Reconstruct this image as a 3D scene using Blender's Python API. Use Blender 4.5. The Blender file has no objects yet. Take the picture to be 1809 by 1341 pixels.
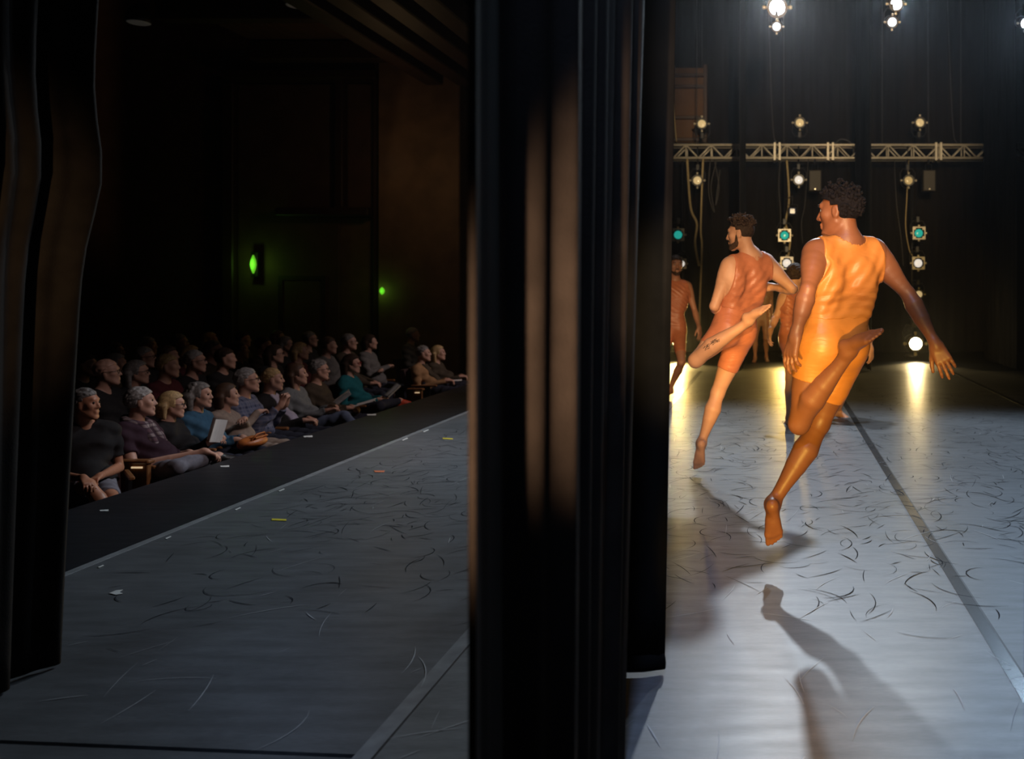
import bpy, math, random
import numpy as np
from mathutils import Vector, Matrix

scene = bpy.context.scene
# ------------------------------------------------------------------ camera, world, lights, exposure
F_PX, VPX, VPY, CAMH = 1600.0, 1365.0, 510.0, 1.4
cam_data = bpy.data.cameras.new('camera')
cam = bpy.data.objects.new('camera', cam_data)
scene.collection.objects.link(cam)
scene.camera = cam
cam.location = (0, 0, CAMH)
cam.rotation_euler = (math.radians(90), 0, 0)
cam_data.sensor_width = 36
cam_data.lens = F_PX / 1809 * 36
cam_data.shift_x = -(VPX - 904.5) / 1809
cam_data.shift_y = -(670.5 - VPY) / 1809
cam_data.clip_start = 0.05
cam_data.dof.use_dof = True
cam_data.dof.focus_distance = 4.9
cam_data.dof.aperture_fstop = 2.6
scene.view_settings.view_transform = 'Standard'
scene.view_settings.look = 'None'
scene.view_settings.gamma = 1
scene.view_settings.use_curve_mapping = False
scene.view_settings.exposure = 0.0
world = bpy.data.worlds.new('world')
scene.world = world
world.use_nodes = True
world.node_tree.nodes['Background'].inputs[0].default_value = (0.012, 0.012, 0.016, 1)
world.node_tree.nodes['Background'].inputs[1].default_value = 0.02

# thin theatrical haze in the whole house
wv = world.node_tree.nodes.new('ShaderNodeVolumeScatter')
wv.inputs['Density'].default_value = 0.0006
wv.inputs['Anisotropy'].default_value = 0.86
world.node_tree.links.new(wv.outputs[0], world.node_tree.nodes['World Output'].inputs['Volume'])

def P(u, v, y):
    return np.array([(u - VPX) * y / F_PX, y, CAMH - (v - VPY) * y / F_PX])

def light(name, kind, loc, target, energy, col, size=0.08, angle=60, blend=0.5, size_y=None):
    d = bpy.data.lights.new(name, kind)
    d.energy = energy
    d.color = col
    o = bpy.data.objects.new(name, d)
    scene.collection.objects.link(o)
    o.location = loc
    v = Vector(target) - Vector(loc)
    o.rotation_euler = v.to_track_quat('-Z', 'Y').to_euler()
    if kind == 'SPOT':
        d.spot_size = math.radians(angle)
        d.spot_blend = blend
        d.shadow_soft_size = size
    elif kind == 'AREA':
        d.size = size
        if size_y:
            d.shape = 'RECTANGLE'; d.size_y = size_y
    else:
        d.shadow_soft_size = size
    return o

COOL = (0.80, 0.90, 1.0)
AMB = (1.0, 0.58, 0.12)
# overhead cool lamps seen at the top of the frame (they hang above centre stage and aim at us), and last an added one for the floor
light('overhead_lamp_or_fill', 'SPOT', (0.06, 11.8, 5.13), (-0.3, 4.6, 0.0), 900, COOL, 0.10, 105, 0.8)
light('overhead_lamp_or_fill', 'SPOT', (1.63, 11.8, 5.17), (1.2, 5.2, 0.0), 420, (0.66, 0.83, 1.0), 0.10, 80, 0.6)
light('overhead_lamp_or_fill', 'SPOT', (3.33, 11.8, 4.9), (2.2, 5.0, 0.0), 300, (0.55, 0.76, 1.0), 0.10, 80, 0.6)
light('overhead_lamp_or_fill', 'SPOT', (-1.0, 12.6, 5.3), (-2.3, 8.8, 0.0), 620, (0.78, 0.90, 1.0), 0.10, 52, 1.0)  # added without a fixture, lightens the floor towards the audience
# low amber side lamps on the far booms
light('side_lamp', 'SPOT', (2.83, 17.80, 0.31), (0.6, 4.0, 0.6), 130, (1.0, 0.72, 0.30), 0.05, 70, 0.5)
light('side_lamp', 'SPOT', (0.257, 17.80, 0.82), (-0.1, 4.0, 0.9), 120, (1.0, 0.64, 0.16), 0.05, 70, 0.5)
light('side_lamp', 'SPOT', (-1.88, 17.80, 0.35), (-0.6, 6.0, 0.8), 330, (1.0, 0.68, 0.22), 0.05, 70, 0.5)
# amber side lamps on our own side, on a boom just behind the camera; the high ones are added fill
light('near_side_lamp_or_fill', 'SPOT', (-0.17, -0.7, 0.42), (0.38, 4.45, 0.46), 2000, (1.0, 0.60, 0.11), 0.07, 19, 0.35)
light('near_side_lamp_or_fill', 'SPOT', (0.28, -0.7, 1.75), (-0.44, 6.8, 0.90), 1450, (1.0, 0.68, 0.34), 0.08, 14.5, 0.6)
light('near_side_lamp_or_fill', 'SPOT', (0.45, -0.8, 3.05), (-0.1, 9.4, 0.95), 1800, (1.0, 0.68, 0.34), 0.08, 19, 0.7)  # unseen extra, added so the dancers further back are lit
light('near_side_lamp_or_fill', 'SPOT', (0.9, -1.2, 3.4), (1.0, 18.2, 4.45), 6000, (1.0, 0.74, 0.42), 0.10, 21, 0.6)  # unseen extra, added to brighten the truss
light('overhead_lamp_or_fill', 'SPOT', (-0.15, 0.9, 5.4), (0.25, 4.2, 0.6), 460, (0.44, 0.60, 1.0), 0.10, 58, 0.8)
# added, unseen spots above the stage, aimed to light the first rows
for y_, e_ in ((7.6, 640), (10.4, 640), (13.6, 860)):
    light('overhead_lamp_or_fill', 'SPOT', (1.8, y_, 5.6), (-5.3, y_ + 0.3, -0.5), e_, (1.0, 0.80, 0.78), 0.10, 27, 1.0)
# added, unseen: weak glow for the auditorium wall, low warm spots for curtain folds
light('wall_fill', 'POINT', (-6.2, 14.8, 3.4), (0, 0, 0), 7, (1.0, 0.62, 0.30), 0.15)
light('curtain_fill', 'SPOT', (-0.40, -0.9, 0.35), (-0.04, 2.0, 1.42), 1900, (1.0, 0.60, 0.36), 0.03, 22, 0.6)
light('curtain_fill', 'SPOT', (-1.1, -1.0, 0.6), (-3.15, 3.0, 1.55), 420, (1.0, 0.62, 0.32), 0.03, 22, 0.6)
# ------------------------------------------------------------------ helpers
def rgb(r, g, b):
    f = lambda c: c / 12.92 if c <= 0.04045 else ((c + 0.055) / 1.055) ** 2.4
    return (f(r / 255), f(g / 255), f(b / 255), 1)

def mat(name, col, rough=0.6, metal=0.0, noise=0.15, scale=30.0, bump=0.0, bscale=None, emit=None, estr=0.0,
        spec=0.5, sheen=0.0, stretch=None, coat=0.0):
    m = bpy.data.materials.new(name)
    m.use_nodes = True
    nt = m.node_tree
    b = nt.nodes['Principled BSDF']
    c = col if len(col) == 4 else (*col, 1)
    b.inputs['Roughness'].default_value = rough
    b.inputs['Metallic'].default_value = metal
    b.inputs['Specular IOR Level'].default_value = spec
    if sheen:
        b.inputs['Sheen Weight'].default_value = sheen
        b.inputs['Sheen Roughness'].default_value = 0.4
    if coat:
        b.inputs['Coat Weight'].default_value = coat
    tc = nt.nodes.new('ShaderNodeTexCoord')
    mp = nt.nodes.new('ShaderNodeMapping')
    nt.links.new(tc.outputs['Object'], mp.inputs['Vector'])
    if stretch:
        mp.inputs['Scale'].default_value = stretch
    nz = nt.nodes.new('ShaderNodeTexNoise')
    nz.inputs['Scale'].default_value = scale
    nz.inputs['Detail'].default_value = 4
    nt.links.new(mp.outputs['Vector'], nz.inputs['Vector'])
    rp = nt.nodes.new('ShaderNodeValToRGB')
    rp.color_ramp.elements[0].position = 0.3
    rp.color_ramp.elements[1].position = 0.7
    lo, hi = 1 - noise, 1 + noise
    rp.color_ramp.elements[0].color = (c[0] * lo, c[1] * lo, c[2] * lo, 1)
    rp.color_ramp.elements[1].color = (min(1, c[0] * hi), min(1, c[1] * hi), min(1, c[2] * hi), 1)
    nt.links.new(nz.outputs['Fac'], rp.inputs['Fac'])
    nt.links.new(rp.outputs['Color'], b.inputs['Base Color'])
    if bump:
        n2 = nt.nodes.new('ShaderNodeTexNoise')
        n2.inputs['Scale'].default_value = bscale or scale
        n2.inputs['Detail'].default_value = 3
        nt.links.new(mp.outputs['Vector'], n2.inputs['Vector'])
        bp = nt.nodes.new('ShaderNodeBump')
        bp.inputs['Strength'].default_value = bump
        bp.inputs['Distance'].default_value = 0.01
        nt.links.new(n2.outputs['Fac'], bp.inputs['Height'])
        nt.links.new(bp.outputs['Normal'], b.inputs['Normal'])
    if emit:
        b.inputs['Emission Color'].default_value = (*emit[:3], 1)
        b.inputs['Emission Strength'].default_value = estr
    return m

def mesh_obj(name, V, Fc, m=None, parent=None, smooth=False, origin=None):
    V = np.asarray(V, dtype=np.float64).reshape(-1, 3)
    if origin is not None:
        V = V - np.asarray(origin)
    me = bpy.data.meshes.new(name)
    if isinstance(Fc, np.ndarray) and Fc.ndim == 2:
        n, k = Fc.shape
        me.vertices.add(len(V)); me.vertices.foreach_set('co', V.astype(np.float32).ravel())
        me.loops.add(n * k); me.loops.foreach_set('vertex_index', Fc.astype(np.int32).ravel())
        me.polygons.add(n)
        me.polygons.foreach_set('loop_start', (np.arange(n) * k).astype(np.int32))
        me.polygons.foreach_set('loop_total', np.full(n, k, np.int32))
        me.update(calc_edges=True)
    else:
        me.from_pydata([tuple(v) for v in V], [], [list(f) for f in Fc])
    me.validate()
    if smooth:
        me.polygons.foreach_set('use_smooth', np.ones(len(me.polygons), bool))
    if m: me.materials.append(m)
    o = bpy.data.objects.new(name, me)
    scene.collection.objects.link(o)
    if parent: o.parent = parent
    if origin is not None: o.location = tuple(origin)
    return o

def tag(o, label=None, cat=None, group=None, kind=None):
    if label: o['label'] = label
    if cat: o['category'] = cat
    if group: o['group'] = group
    if kind: o['kind'] = kind
    return o

def empty(name, loc=(0, 0, 0), rz=0.0):
    o = bpy.data.objects.new(name, None)
    scene.collection.objects.link(o)
    o.location = loc; o.rotation_euler = (0, 0, rz)
    o.empty_display_size = 0.1
    return o

def copy_tree(o, parent=None):
    c = o.copy(); scene.collection.objects.link(c); c.parent = parent
    for ch in list(o.children): copy_tree(ch, c)
    return c

class MB:
    def __init__(s): s.V = []; s.F = []
    def add(s, V, F):
        n = len(s.V); s.V.extend([tuple(v) for v in V]); s.F.extend([[i + n for i in f] for f in F]); return s
    def box(s, lo, hi, bev=0.0):
        x0, y0, z0 = lo; x1, y1, z1 = hi
        if bev <= 0:
            V = [(x, y, z) for x in (x0, x1) for y in (y0, y1) for z in (z0, z1)]
            return s.add(V, [(0, 1, 3, 2), (4, 6, 7, 5), (0, 4, 5, 1), (2, 3, 7, 6), (0, 2, 6, 4), (1, 5, 7, 3)])
        b = bev
        V = []
        for z, k in ((z0, b), (z0 + b, 0), (z1 - b, 0), (z1, b)):
            xa, xb, ya, yb = x0 + k, x1 - k, y0 + k, y1 - k
            V += [(xa + b, ya, z), (xb - b, ya, z), (xb, ya + b, z), (xb, yb - b, z), (xb - b, yb, z), (xa + b, yb, z), (xa, yb - b, z), (xa, ya + b, z)]
        F = [list(range(7, -1, -1)), list(range(24, 32))]
        for r in range(3):
            for i in range(8):
                j = (i + 1) % 8
                F.append([r * 8 + i, r * 8 + j, (r + 1) * 8 + j, (r + 1) * 8 + i])
        return s.add(V, F)
    def tube(s, pts, r, n=8, cap=True):
        pts = [np.asarray(p, float) for p in pts]
        rs = r if hasattr(r, '__len__') else [r] * len(pts)
        V = []; prev = None
        for i, p in enumerate(pts):
            d = pts[min(i + 1, len(pts) - 1)] - pts[max(i - 1, 0)]
            d = d / (np.linalg.norm(d) + 1e-9)
            if prev is None:
                a = np.cross(d, (0, 0, 1.0))
                if np.linalg.norm(a) < 0.1: a = np.cross(d, (1.0, 0, 0))
            else:
                a = prev - d * np.dot(prev, d)
            a /= np.linalg.norm(a); prev = a
            b = np.cross(d, a)
            for k in range(n):
                t = 2 * math.pi * k / n
                V.append(p + rs[i] * (math.cos(t) * a + math.sin(t) * b))
        F = []
        for i in range(len(pts) - 1):
            for k in range(n):
                j = (k + 1) % n
                F.append([i * n + k, i * n + j, (i + 1) * n + j, (i + 1) * n + k])
        if cap:
            F.append(list(range(n - 1, -1, -1))); F.append([(len(pts) - 1) * n + k for k in range(n)])
        return s.add(V, F)
    def lathe(s, prof, axis_o=(0, 0, 0), R=None, n=20):
        # profile of (r, h) turned about local Z, R is a 3x3 rotation
        R = np.eye(3) if R is None else np.asarray(R)
        V = []; F = []
        for r, h in prof:
            for k in range(n):
                t = 2 * math.pi * k / n
                V.append(np.asarray(axis_o) + R @ np.array([r * math.cos(t), r * math.sin(t), h]))
        for i in range(len(prof) - 1):
            for k in range(n):
                j = (k + 1) % n
                F.append([i * n + k, i * n + j, (i + 1) * n + j, (i + 1) * n + k])
        F.append(list(range(n - 1, -1, -1))); F.append([(len(prof) - 1) * n + k for k in range(n)])
        return s.add(V, F)
    def sphere(s, c, r, n=12, m=8):
        r = np.ones(3) * r
        V = [np.asarray(c) + r * np.array([math.sin(math.pi * i / m) * math.cos(2 * math.pi * k / n), math.sin(math.pi * i / m) * math.sin(2 * math.pi * k / n), math.cos(math.pi * i / m)])
             for i in range(1, m) for k in range(n)]
        F = [[i * n + k, (i + 1) * n + k, (i + 1) * n + (k + 1) % n, i * n + (k + 1) % n] for i in range(m - 2) for k in range(n)]
        V += [np.asarray(c) + r * (0, 0, 1), np.asarray(c) - r * (0, 0, 1)]
        t = len(V) - 2; bt = len(V) - 1
        F += [[t, k, (k + 1) % n] for k in range(n)]
        F += [[bt, (m - 2) * n + (k + 1) % n, (m - 2) * n + k] for k in range(n)]
        return s.add(V, F)
    def build(s, name, m, parent=None, smooth=False, origin=None):
        return mesh_obj(name, s.V, s.F, m, parent, smooth, origin)

# ------------------------------------------------------------------ figures: fields of tapered limbs turned into one surface
def nrm(v):
    v = np.asarray(v, float); return v / (np.linalg.norm(v) + 1e-12)

def S(a, b, ra, rb, k=0.02, t='body'): return ['s', np.asarray(a, float), np.asarray(b, float), ra, rb, k, t]
def E(c, r, R=None, k=0.02, t='body'):
    return ['e', np.asarray(c, float), np.asarray(r, float) * np.ones(3), np.eye(3) if R is None else np.asarray(R, float), k, t]
def minus(p):
    p = list(p); p[0] = p[0].upper(); return p

def limb(a, b, prof, k=0.02, t='body'):
    # prof: list of (fraction, radius, offset vector or None)
    a = np.asarray(a, float); b = np.asarray(b, float); out = []
    pts = [a + (b - a) * f + (np.zeros(3) if o is None else np.asarray(o)) for f, r, o in prof]
    for i in range(len(prof) - 1):
        out.append(S(pts[i], pts[i + 1], prof[i][1], prof[i + 1][1], k if i == 0 else 0.004, t))
    return out

class Grid:
    def __init__(s, lo, hi, h):
        s.lo = np.asarray(lo, float); s.h = h
        s.n = np.ceil((np.asarray(hi) - s.lo) / h).astype(int) + 1
        s.ax = [(s.lo[i] + h * np.arange(s.n[i])).astype(np.float32) for i in range(3)]
    def box(s, lo, hi):
        a = np.maximum(np.floor((lo - s.lo) / s.h).astype(int), 0)
        b = np.minimum(np.ceil((hi - s.lo) / s.h).astype(int) + 1, s.n)
        if (b <= a).any(): return None
        sl = tuple(slice(a[i], b[i]) for i in range(3))
        return sl, s.ax[0][sl[0]][:, None, None], s.ax[1][sl[1]][None, :, None], s.ax[2][sl[2]][None, None, :]
    def field(s, prims, inflate=0.0, kmul=1.0):
        F = np.full(s.n, 1.0, np.float32)
        for p in prims: s.apply(F, p, inflate, kmul)
        return F
    def apply(s, F, p, inflate=0.0, kmul=1.0):
        ty = p[0]; k = p[-2] * kmul if ty in 'sSeE' else 0.0
        if ty in 'sS':
            a, b, ra, rb = p[1:5]
            R = max(ra, rb) + inflate + k + 3.5 * s.h
            lo = np.minimum(a, b) - R; hi = np.maximum(a, b) + R
        else:
            c, r, Rm = p[1:4]
            R = max(r) + inflate + k + 3.5 * s.h
            lo = c - R; hi = c + R
        bx = s.box(lo, hi)
        if bx is None: return
        sl, x, y, z = bx
        if ty in 'sS':
            d = b - a; L2 = float(d @ d) + 1e-12
            px, py, pz = x - a[0], y - a[1], z - a[2]
            t = np.clip((px * d[0] + py * d[1] + pz * d[2]) / L2, 0, 1)
            D = np.sqrt((px - t * d[0]) ** 2 + (py - t * d[1]) ** 2 + (pz - t * d[2]) ** 2) - (ra + (rb - ra) * t) - inflate
        else:
            px, py, pz = x - c[0], y - c[1], z - c[2]
            q = [Rm[0, i] * px + Rm[1, i] * py + Rm[2, i] * pz for i in range(3)]   # columns of Rm are the local axes
            rr = r + inflate
            k0 = np.sqrt((q[0] / rr[0]) ** 2 + (q[1] / rr[1]) ** 2 + (q[2] / rr[2]) ** 2)
            k1 = np.sqrt((q[0] / rr[0] ** 2) ** 2 + (q[1] / rr[1] ** 2) ** 2 + (q[2] / rr[2] ** 2) ** 2)
            D = k0 * (k0 - 1) / np.maximum(k1, 1e-6)
            D = np.where(k0 < 0.05, -min(rr), D)
        A = F[sl]
        if ty.isupper():
            D = -D
            if k > 1e-5:
                h = np.maximum(k - np.abs(A - D), 0) / k
                F[sl] = np.maximum(A, D) + h * h * (k * 0.25)
            else: F[sl] = np.maximum(A, D)
        else:
            if k > 1e-5:
                h = np.maximum(k - np.abs(A - D), 0) / k
                F[sl] = np.minimum(A, D) - h * h * (k * 0.25)
            else: F[sl] = np.minimum(A, D)
    def smooth(s, F, lo, hi, sigma):
        # soften the creases where muscles meet, inside one box
        bx = s.box(np.asarray(lo), np.asarray(hi))
        np.clip(F, -0.08, 0.08, F)
        if bx is None: return
        A = F[bx[0]]
        for _ in range(max(1, int(2 * (sigma / s.h) ** 2))):
            for ax in range(3):
                i = [slice(None)] * 3; a = list(i); b = list(i); c = list(i)
                a[ax] = slice(0, -2); b[ax] = slice(1, -1); c[ax] = slice(2, None)
                A[tuple(b)] = 0.25 * A[tuple(a)] + 0.5 * A[tuple(b)] + 0.25 * A[tuple(c)]
    def mesh(s, F, relax=1):
        Sg = F < 0
        A = Sg[:-1, :-1, :-1].astype(np.uint8)
        cnt = np.zeros_like(A)
        for i in (0, 1):
            for j in (0, 1):
                for k in (0, 1):
                    cnt += Sg[i:Sg.shape[0] - 1 + i, j:Sg.shape[1] - 1 + j, k:Sg.shape[2] - 1 + k]
        act = (cnt > 0) & (cnt < 8)
        idx = np.argwhere(act)
        if len(idx) == 0: return np.zeros((0, 3)), np.zeros((0, 4), int)
        N = len(idx)
        ids = np.full(act.shape, -1, np.int32); ids[act] = np.arange(N)
        corners = np.array([(i, j, k) for i in (0, 1) for j in (0, 1) for k in (0, 1)])
        vals = np.stack([F[idx[:, 0] + c[0], idx[:, 1] + c[1], idx[:, 2] + c[2]] for c in corners], 1)
        pos = np.zeros((N, 3)); w = np.zeros(N)
        for a in range(8):
            for ax in range(3):
                if corners[a][ax] == 0:
                    cb = corners[a].copy(); cb[ax] = 1
                    b = cb[0] * 4 + cb[1] * 2 + cb[2]
                    va, vb = vals[:, a], vals[:, b]
                    m = (va < 0) != (vb < 0)
                    t = va[m] / (va[m] - vb[m])
                    q = np.tile(corners[a].astype(float), (m.sum(), 1)); q[:, ax] += t
                    pos[m] += q; w[m] += 1
        V = (idx + pos / w[:, None]) * s.h + s.lo
        quads = []
        for ax in range(3):
            o1, o2 = [(1, 2), (2, 0), (0, 1)][ax]
            n = Sg.shape[ax]
            s0 = np.take(Sg, range(n - 1), ax); s1 = np.take(Sg, range(1, n), ax)
            e = np.argwhere(s0 != s1)
            inside = Sg[e[:, 0], e[:, 1], e[:, 2]]
            ok = (e[:, o1] > 0) & (e[:, o2] > 0) & (e[:, o1] < act.shape[o1]) & (e[:, o2] < act.shape[o2])
            e = e[ok]; inside = inside[ok]
            def cid(d1, d2):
                c = e.copy(); c[:, o1] -= d1; c[:, o2] -= d2
                return ids[c[:, 0], c[:, 1], c[:, 2]]
            q = np.stack([cid(1, 1), cid(0, 1), cid(0, 0), cid(1, 0)], 1)
            q[~inside] = q[~inside][:, ::-1]
            quads.append(q)
        Q = np.concatenate(quads)
        Q = Q[(Q >= 0).all(1)]
        for _ in range(relax):
            acc = np.zeros_like(V); c = np.zeros(len(V))
            for i in range(4):
                for j in (1, 3):
                    np.add.at(acc, Q[:, i], V[Q[:, (i + j) % 4]]); np.add.at(c, Q[:, i], 1)
            V = 0.5 * V + 0.5 * acc / np.maximum(c, 1)[:, None]
        return V, Q

def bounds(prims, pad=0.05):
    lo = np.full(3, 1e9); hi = -lo
    for p in prims:
        if p[0] == 's':
            r = max(p[3], p[4]); lo = np.minimum(lo, np.minimum(p[1], p[2]) - r); hi = np.maximum(hi, np.maximum(p[1], p[2]) + r)
        elif p[0] == 'e':
            r = max(p[2]); lo = np.minimum(lo, p[1] - r); hi = np.maximum(hi, p[1] + r)
    return lo - pad, hi + pad

def frame(fwd, up):
    f = nrm(fwd); r = nrm(np.cross(f, up)); u = np.cross(r, f)
    return np.stack([r, f, u], 1)          # columns: right, forward, up

def head_prims(c, M, s=1.0, nose=0.72, jaw=1.0):
    W = lambda x, y, z: c + M @ (np.array([x, y, z]) * s)
    p = []
    p.append(E(W(0, -0.012, 0.035), np.array([0.075, 0.096, 0.086]) * s, M, 0.0, 'head'))
    p.append(E(W(0, 0.028, -0.022), np.array([0.061, 0.062, 0.088]) * s, M, 0.03 * s, 'head'))
    for q in (-1, 1):
        p.append(S(W(q * 0.052, 0.0, -0.045), W(q * 0.020, 0.064, -0.100), 0.020 * s * jaw, 0.018 * s * jaw, 0.03 * s, 'head'))
        p.append(E(W(q * 0.044, 0.058, -0.012), 0.022 * s, M, 0.025 * s, 'head'))
    p.append(S(W(-0.012, 0.073, -0.106), W(0.012, 0.073, -0.106), 0.016 * s, 0.016 * s, 0.02 * s, 'head'))
    p.append(S(W(-0.032, 0.080, 0.034), W(0.032, 0.080, 0.034), 0.012 * s, 0.012 * s, 0.02 * s, 'head'))
    for q in (-1, 1):
        p.append(minus(E(W(q * 0.031, 0.098, 0.010), np.array([0.017, 0.014, 0.011]) * s, M, 0.012 * s, 'head')))
    p.append(S(W(0, 0.086, 0.022), W(0, 0.086 + 0.030 * nose, -0.026), 0.008 * s, 0.0115 * s, 0.012 * s, 'head'))
    for q in (-1, 1):
        p.append(E(W(q * 0.013, 0.094, -0.030), 0.0105 * s, M, 0.01 * s, 'head'))
    p.append(S(W(-0.017, 0.088, -0.058), W(0.017, 0.088, -0.058), 0.0085 * s, 0.0085 * s, 0.008 * s, 'head'))
    p.append(S(W(-0.014, 0.086, -0.073), W(0.014, 0.086, -0.073), 0.0095 * s, 0.0095 * s, 0.008 * s, 'head'))
    p.append(minus(S(W(-0.022, 0.099, -0.0655), W(0.022, 0.099, -0.0655), 0.002 * s, 0.002 * s, 0.004 * s, 'head')))
    for q in (-1, 1):
        p.append(E(W(q * 0.076, -0.006, -0.004), np.array([0.011, 0.020, 0.032]) * s, M, 0.008 * s, 'head'))
        p.append(minus(E(W(q * 0.088, -0.002, 0.000), np.array([0.006, 0.010, 0.018]) * s, M, 0.006 * s, 'head')))
    return p

def hand_prims(w, d, n, side, s=1.0, curl=(18, 22, 26, 30), spread=7, thumb=38, t='hand', fk=0.005, bend=1):
    # w wrist, d direction of the hand, n palm normal (towards the palm), side: vector towards the thumb is side * (n x d)
    d = nrm(d); n = nrm(n - d * np.dot(n, d)); x = np.cross(n, d) * side
    out = []
    W = lambda a, b, c: np.asarray(w) + (x * a + d * b + n * c) * s
    out.append(S(W(0, -0.01, 0), W(0, 0.02, 0), 0.026 * s, 0.027 * s, 0.02, t))
    for a0, a1 in ((-0.024, -0.030), (-0.008, -0.010), (0.008, 0.010), (0.024, 0.030)):
        out.append(S(W(a0 * 0.8, 0.015, 0), W(a1, 0.088, 0), 0.0165 * s, 0.0125 * s, 0.012, t))
    for i, (a, ln) in enumerate(((0.030, 0.078), (0.010, 0.088), (-0.010, 0.082), (-0.030, 0.064))):
        ang = math.radians((1.5 - i) * spread)
        p = np.array([a, 0.090 - 0.005 * abs(1 - i), 0.0]); cu = 0.0
        for j, (f, r0, r1) in enumerate(((0.46, 0.0098, 0.0088), (0.30, 0.0088, 0.0080), (0.24, 0.0080, 0.0068))):
            cu += math.radians(curl[i]) * (0.6 if j == 0 else 1.0)
            q = p + np.array([math.sin(ang) * math.cos(cu), math.cos(ang) * math.cos(cu), math.sin(cu)]) * ln * f
            out.append(S(W(*p), W(*q), r0 * s, r1 * s, fk, t)); p = q
    th = math.radians(thumb)
    p0 = np.array([0.020, 0.018, 0.006]); p1 = p0 + np.array([math.sin(th), math.cos(th), 0.25]) * 0.046
    p2 = p1 + np.array([math.sin(th * 0.7), math.cos(th * 0.7), 0.2]) * 0.034
    p3 = p2 + np.array([math.sin(th * 0.45), math.cos(th * 0.45), 0.2]) * 0.026
    out.append(S(W(*p0), W(*p1), 0.017 * s, 0.0125 * s, 0.012, t))
    out.append(S(W(*p1), W(*p2), 0.0118 * s, 0.0102 * s, fk, t))
    out.append(S(W(*p2), W(*p3), 0.0102 * s, 0.0082 * s, fk, t))
    return out

def foot_prims(ank, d, up, s=1.0, t='foot', side=1, heel=1.0):
    # d: heel to toe, up: from the sole towards the shin
    d = nrm(d); up = nrm(up - d * np.dot(up, d)); x = np.cross(d, up) * side     # x towards the big toe
    W = lambda a, b, c: np.asarray(ank) + (x * a + d * b + up * c) * s
    out = [S(W(0, -0.010, -0.01), W(0, -0.030 * heel, -0.048 * (0.5 + 0.5 * heel)), 0.033 * s, 0.029 * s * (0.6 + 0.4 * heel), 0.03, t),
           S(W(0, 0.0, -0.012), W(0.006, 0.075, -0.045), 0.032 * s, 0.027 * s, 0.03, t),
           S(W(0.0, -0.02 * heel, -0.054 * (0.6 + 0.4 * heel)), W(-0.022, 0.110, -0.062), 0.022 * s, 0.019 * s, 0.025, t),
           S(W(0.012, 0.055, -0.050), W(0.026, 0.125, -0.062), 0.023 * s, 0.021 * s, 0.025, t),
           S(W(0.0, 0.06, -0.05), W(0.0, 0.125, -0.062), 0.022 * s, 0.018 * s, 0.02, t)]
    for a, ln, r in ((0.031, 0.050, 0.0135), (0.012, 0.048, 0.010), (-0.004, 0.042, 0.0095), (-0.018, 0.035, 0.009), (-0.031, 0.027, 0.0085)):
        b0 = 0.128 - abs(a - 0.02) * 0.35
        out.append(S(W(a, b0, -0.064), W(a * 1.05, b0 + ln, -0.070), r * s, r * 0.85 * s, 0.008, t))
    return out

def arm_prims(sh, el, wr, s=1.0, t='arm', m=1.0, k=0.03, bul=None):
    b = np.zeros(3) if bul is None else np.asarray(bul)
    a = limb(sh, el, [(0, 0.058 * s * m, None), (0.25, 0.056 * s * m, None), (0.55, 0.046 * s * m, b * 0.008), (0.85, 0.038 * s, None), (1, 0.035 * s, None)], k, t)
    f = limb(el, wr, [(0, 0.035 * s, None), (0.22, 0.041 * s * m, None), (0.5, 0.036 * s * m, None), (0.85, 0.026 * s, None), (1, 0.024 * s, None)], 0.012, t)
    return a + f

def leg_prims(hip, kn, an, s=1.0, t='leg', back=None, m=1.0):
    bk = np.zeros(3) if back is None else nrm(back)
    a = limb(hip, kn, [(0, 0.090 * s * m, None), (0.25, 0.086 * s * m, None), (0.55, 0.072 * s * m, None), (0.85, 0.056 * s, None), (1, 0.052 * s, None)], 0.04, t)
    c = limb(kn, an, [(0, 0.050 * s, None), (0.14, 0.050 * s, bk * 0.010), (0.32, 0.057 * s * m, bk * 0.020), (0.52, 0.047 * s * m, bk * 0.014), (0.78, 0.035 * s, bk * 0.004), (1, 0.031 * s, None)], 0.02, t + '_shin')
    return a + c

def torso_prims(pel, shl, shr, hl, hr, s=1.0, fwd=(0, 1, 0), fat=1.0, chest=1.0, shoulder_z=0.0, t='torso'):
    # stacked rounded slices from the hips to the shoulder girdle
    pel = np.asarray(pel, float); shc = (np.asarray(shl) + np.asarray(shr)) / 2
    rp = nrm(np.asarray(hr) - np.asarray(hl)); rs = nrm(np.asarray(shr) - np.asarray(shl))
    prof = [(-0.10, 0.075, 0.100), (0.0, 0.078, 0.105), (0.12, 0.070, 0.102), (0.28, 0.052, 0.092), (0.40, 0.048, 0.088), (0.55, 0.062, 0.097), (0.72, 0.080, 0.106), (0.86, 0.092, 0.102), (0.96, 0.115, 0.078), (1.03, 0.130, 0.048)]
    xs = [q[0] for q in prof]
    out = []
    for f in np.linspace(-0.10, 1.03, 24):
        hw = np.interp(f, xs, [q[1] for q in prof]) * s * chest
        r = np.interp(f, xs, [q[2] for q in prof]) * s * (fat if f < 0.75 else 1 + (fat - 1) * 0.4)
        g = min(max(f, 0), 1); g = g * g * (3 - 2 * g)
        d = nrm(rp * (1 - g) + rs * g)
        c = pel + (shc - pel) * f
        # natural back curve
        c = c + np.asarray(fwd) * (0.022 * math.sin(math.pi * min(max(f, 0), 1) * 1.0) if f < 0.5 else 0.022 * math.sin(math.pi * min(f, 1.0))) * s
        out.append(S(c - d * hw, c + d * hw, r, r, 0.0, t))
    return out

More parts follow.
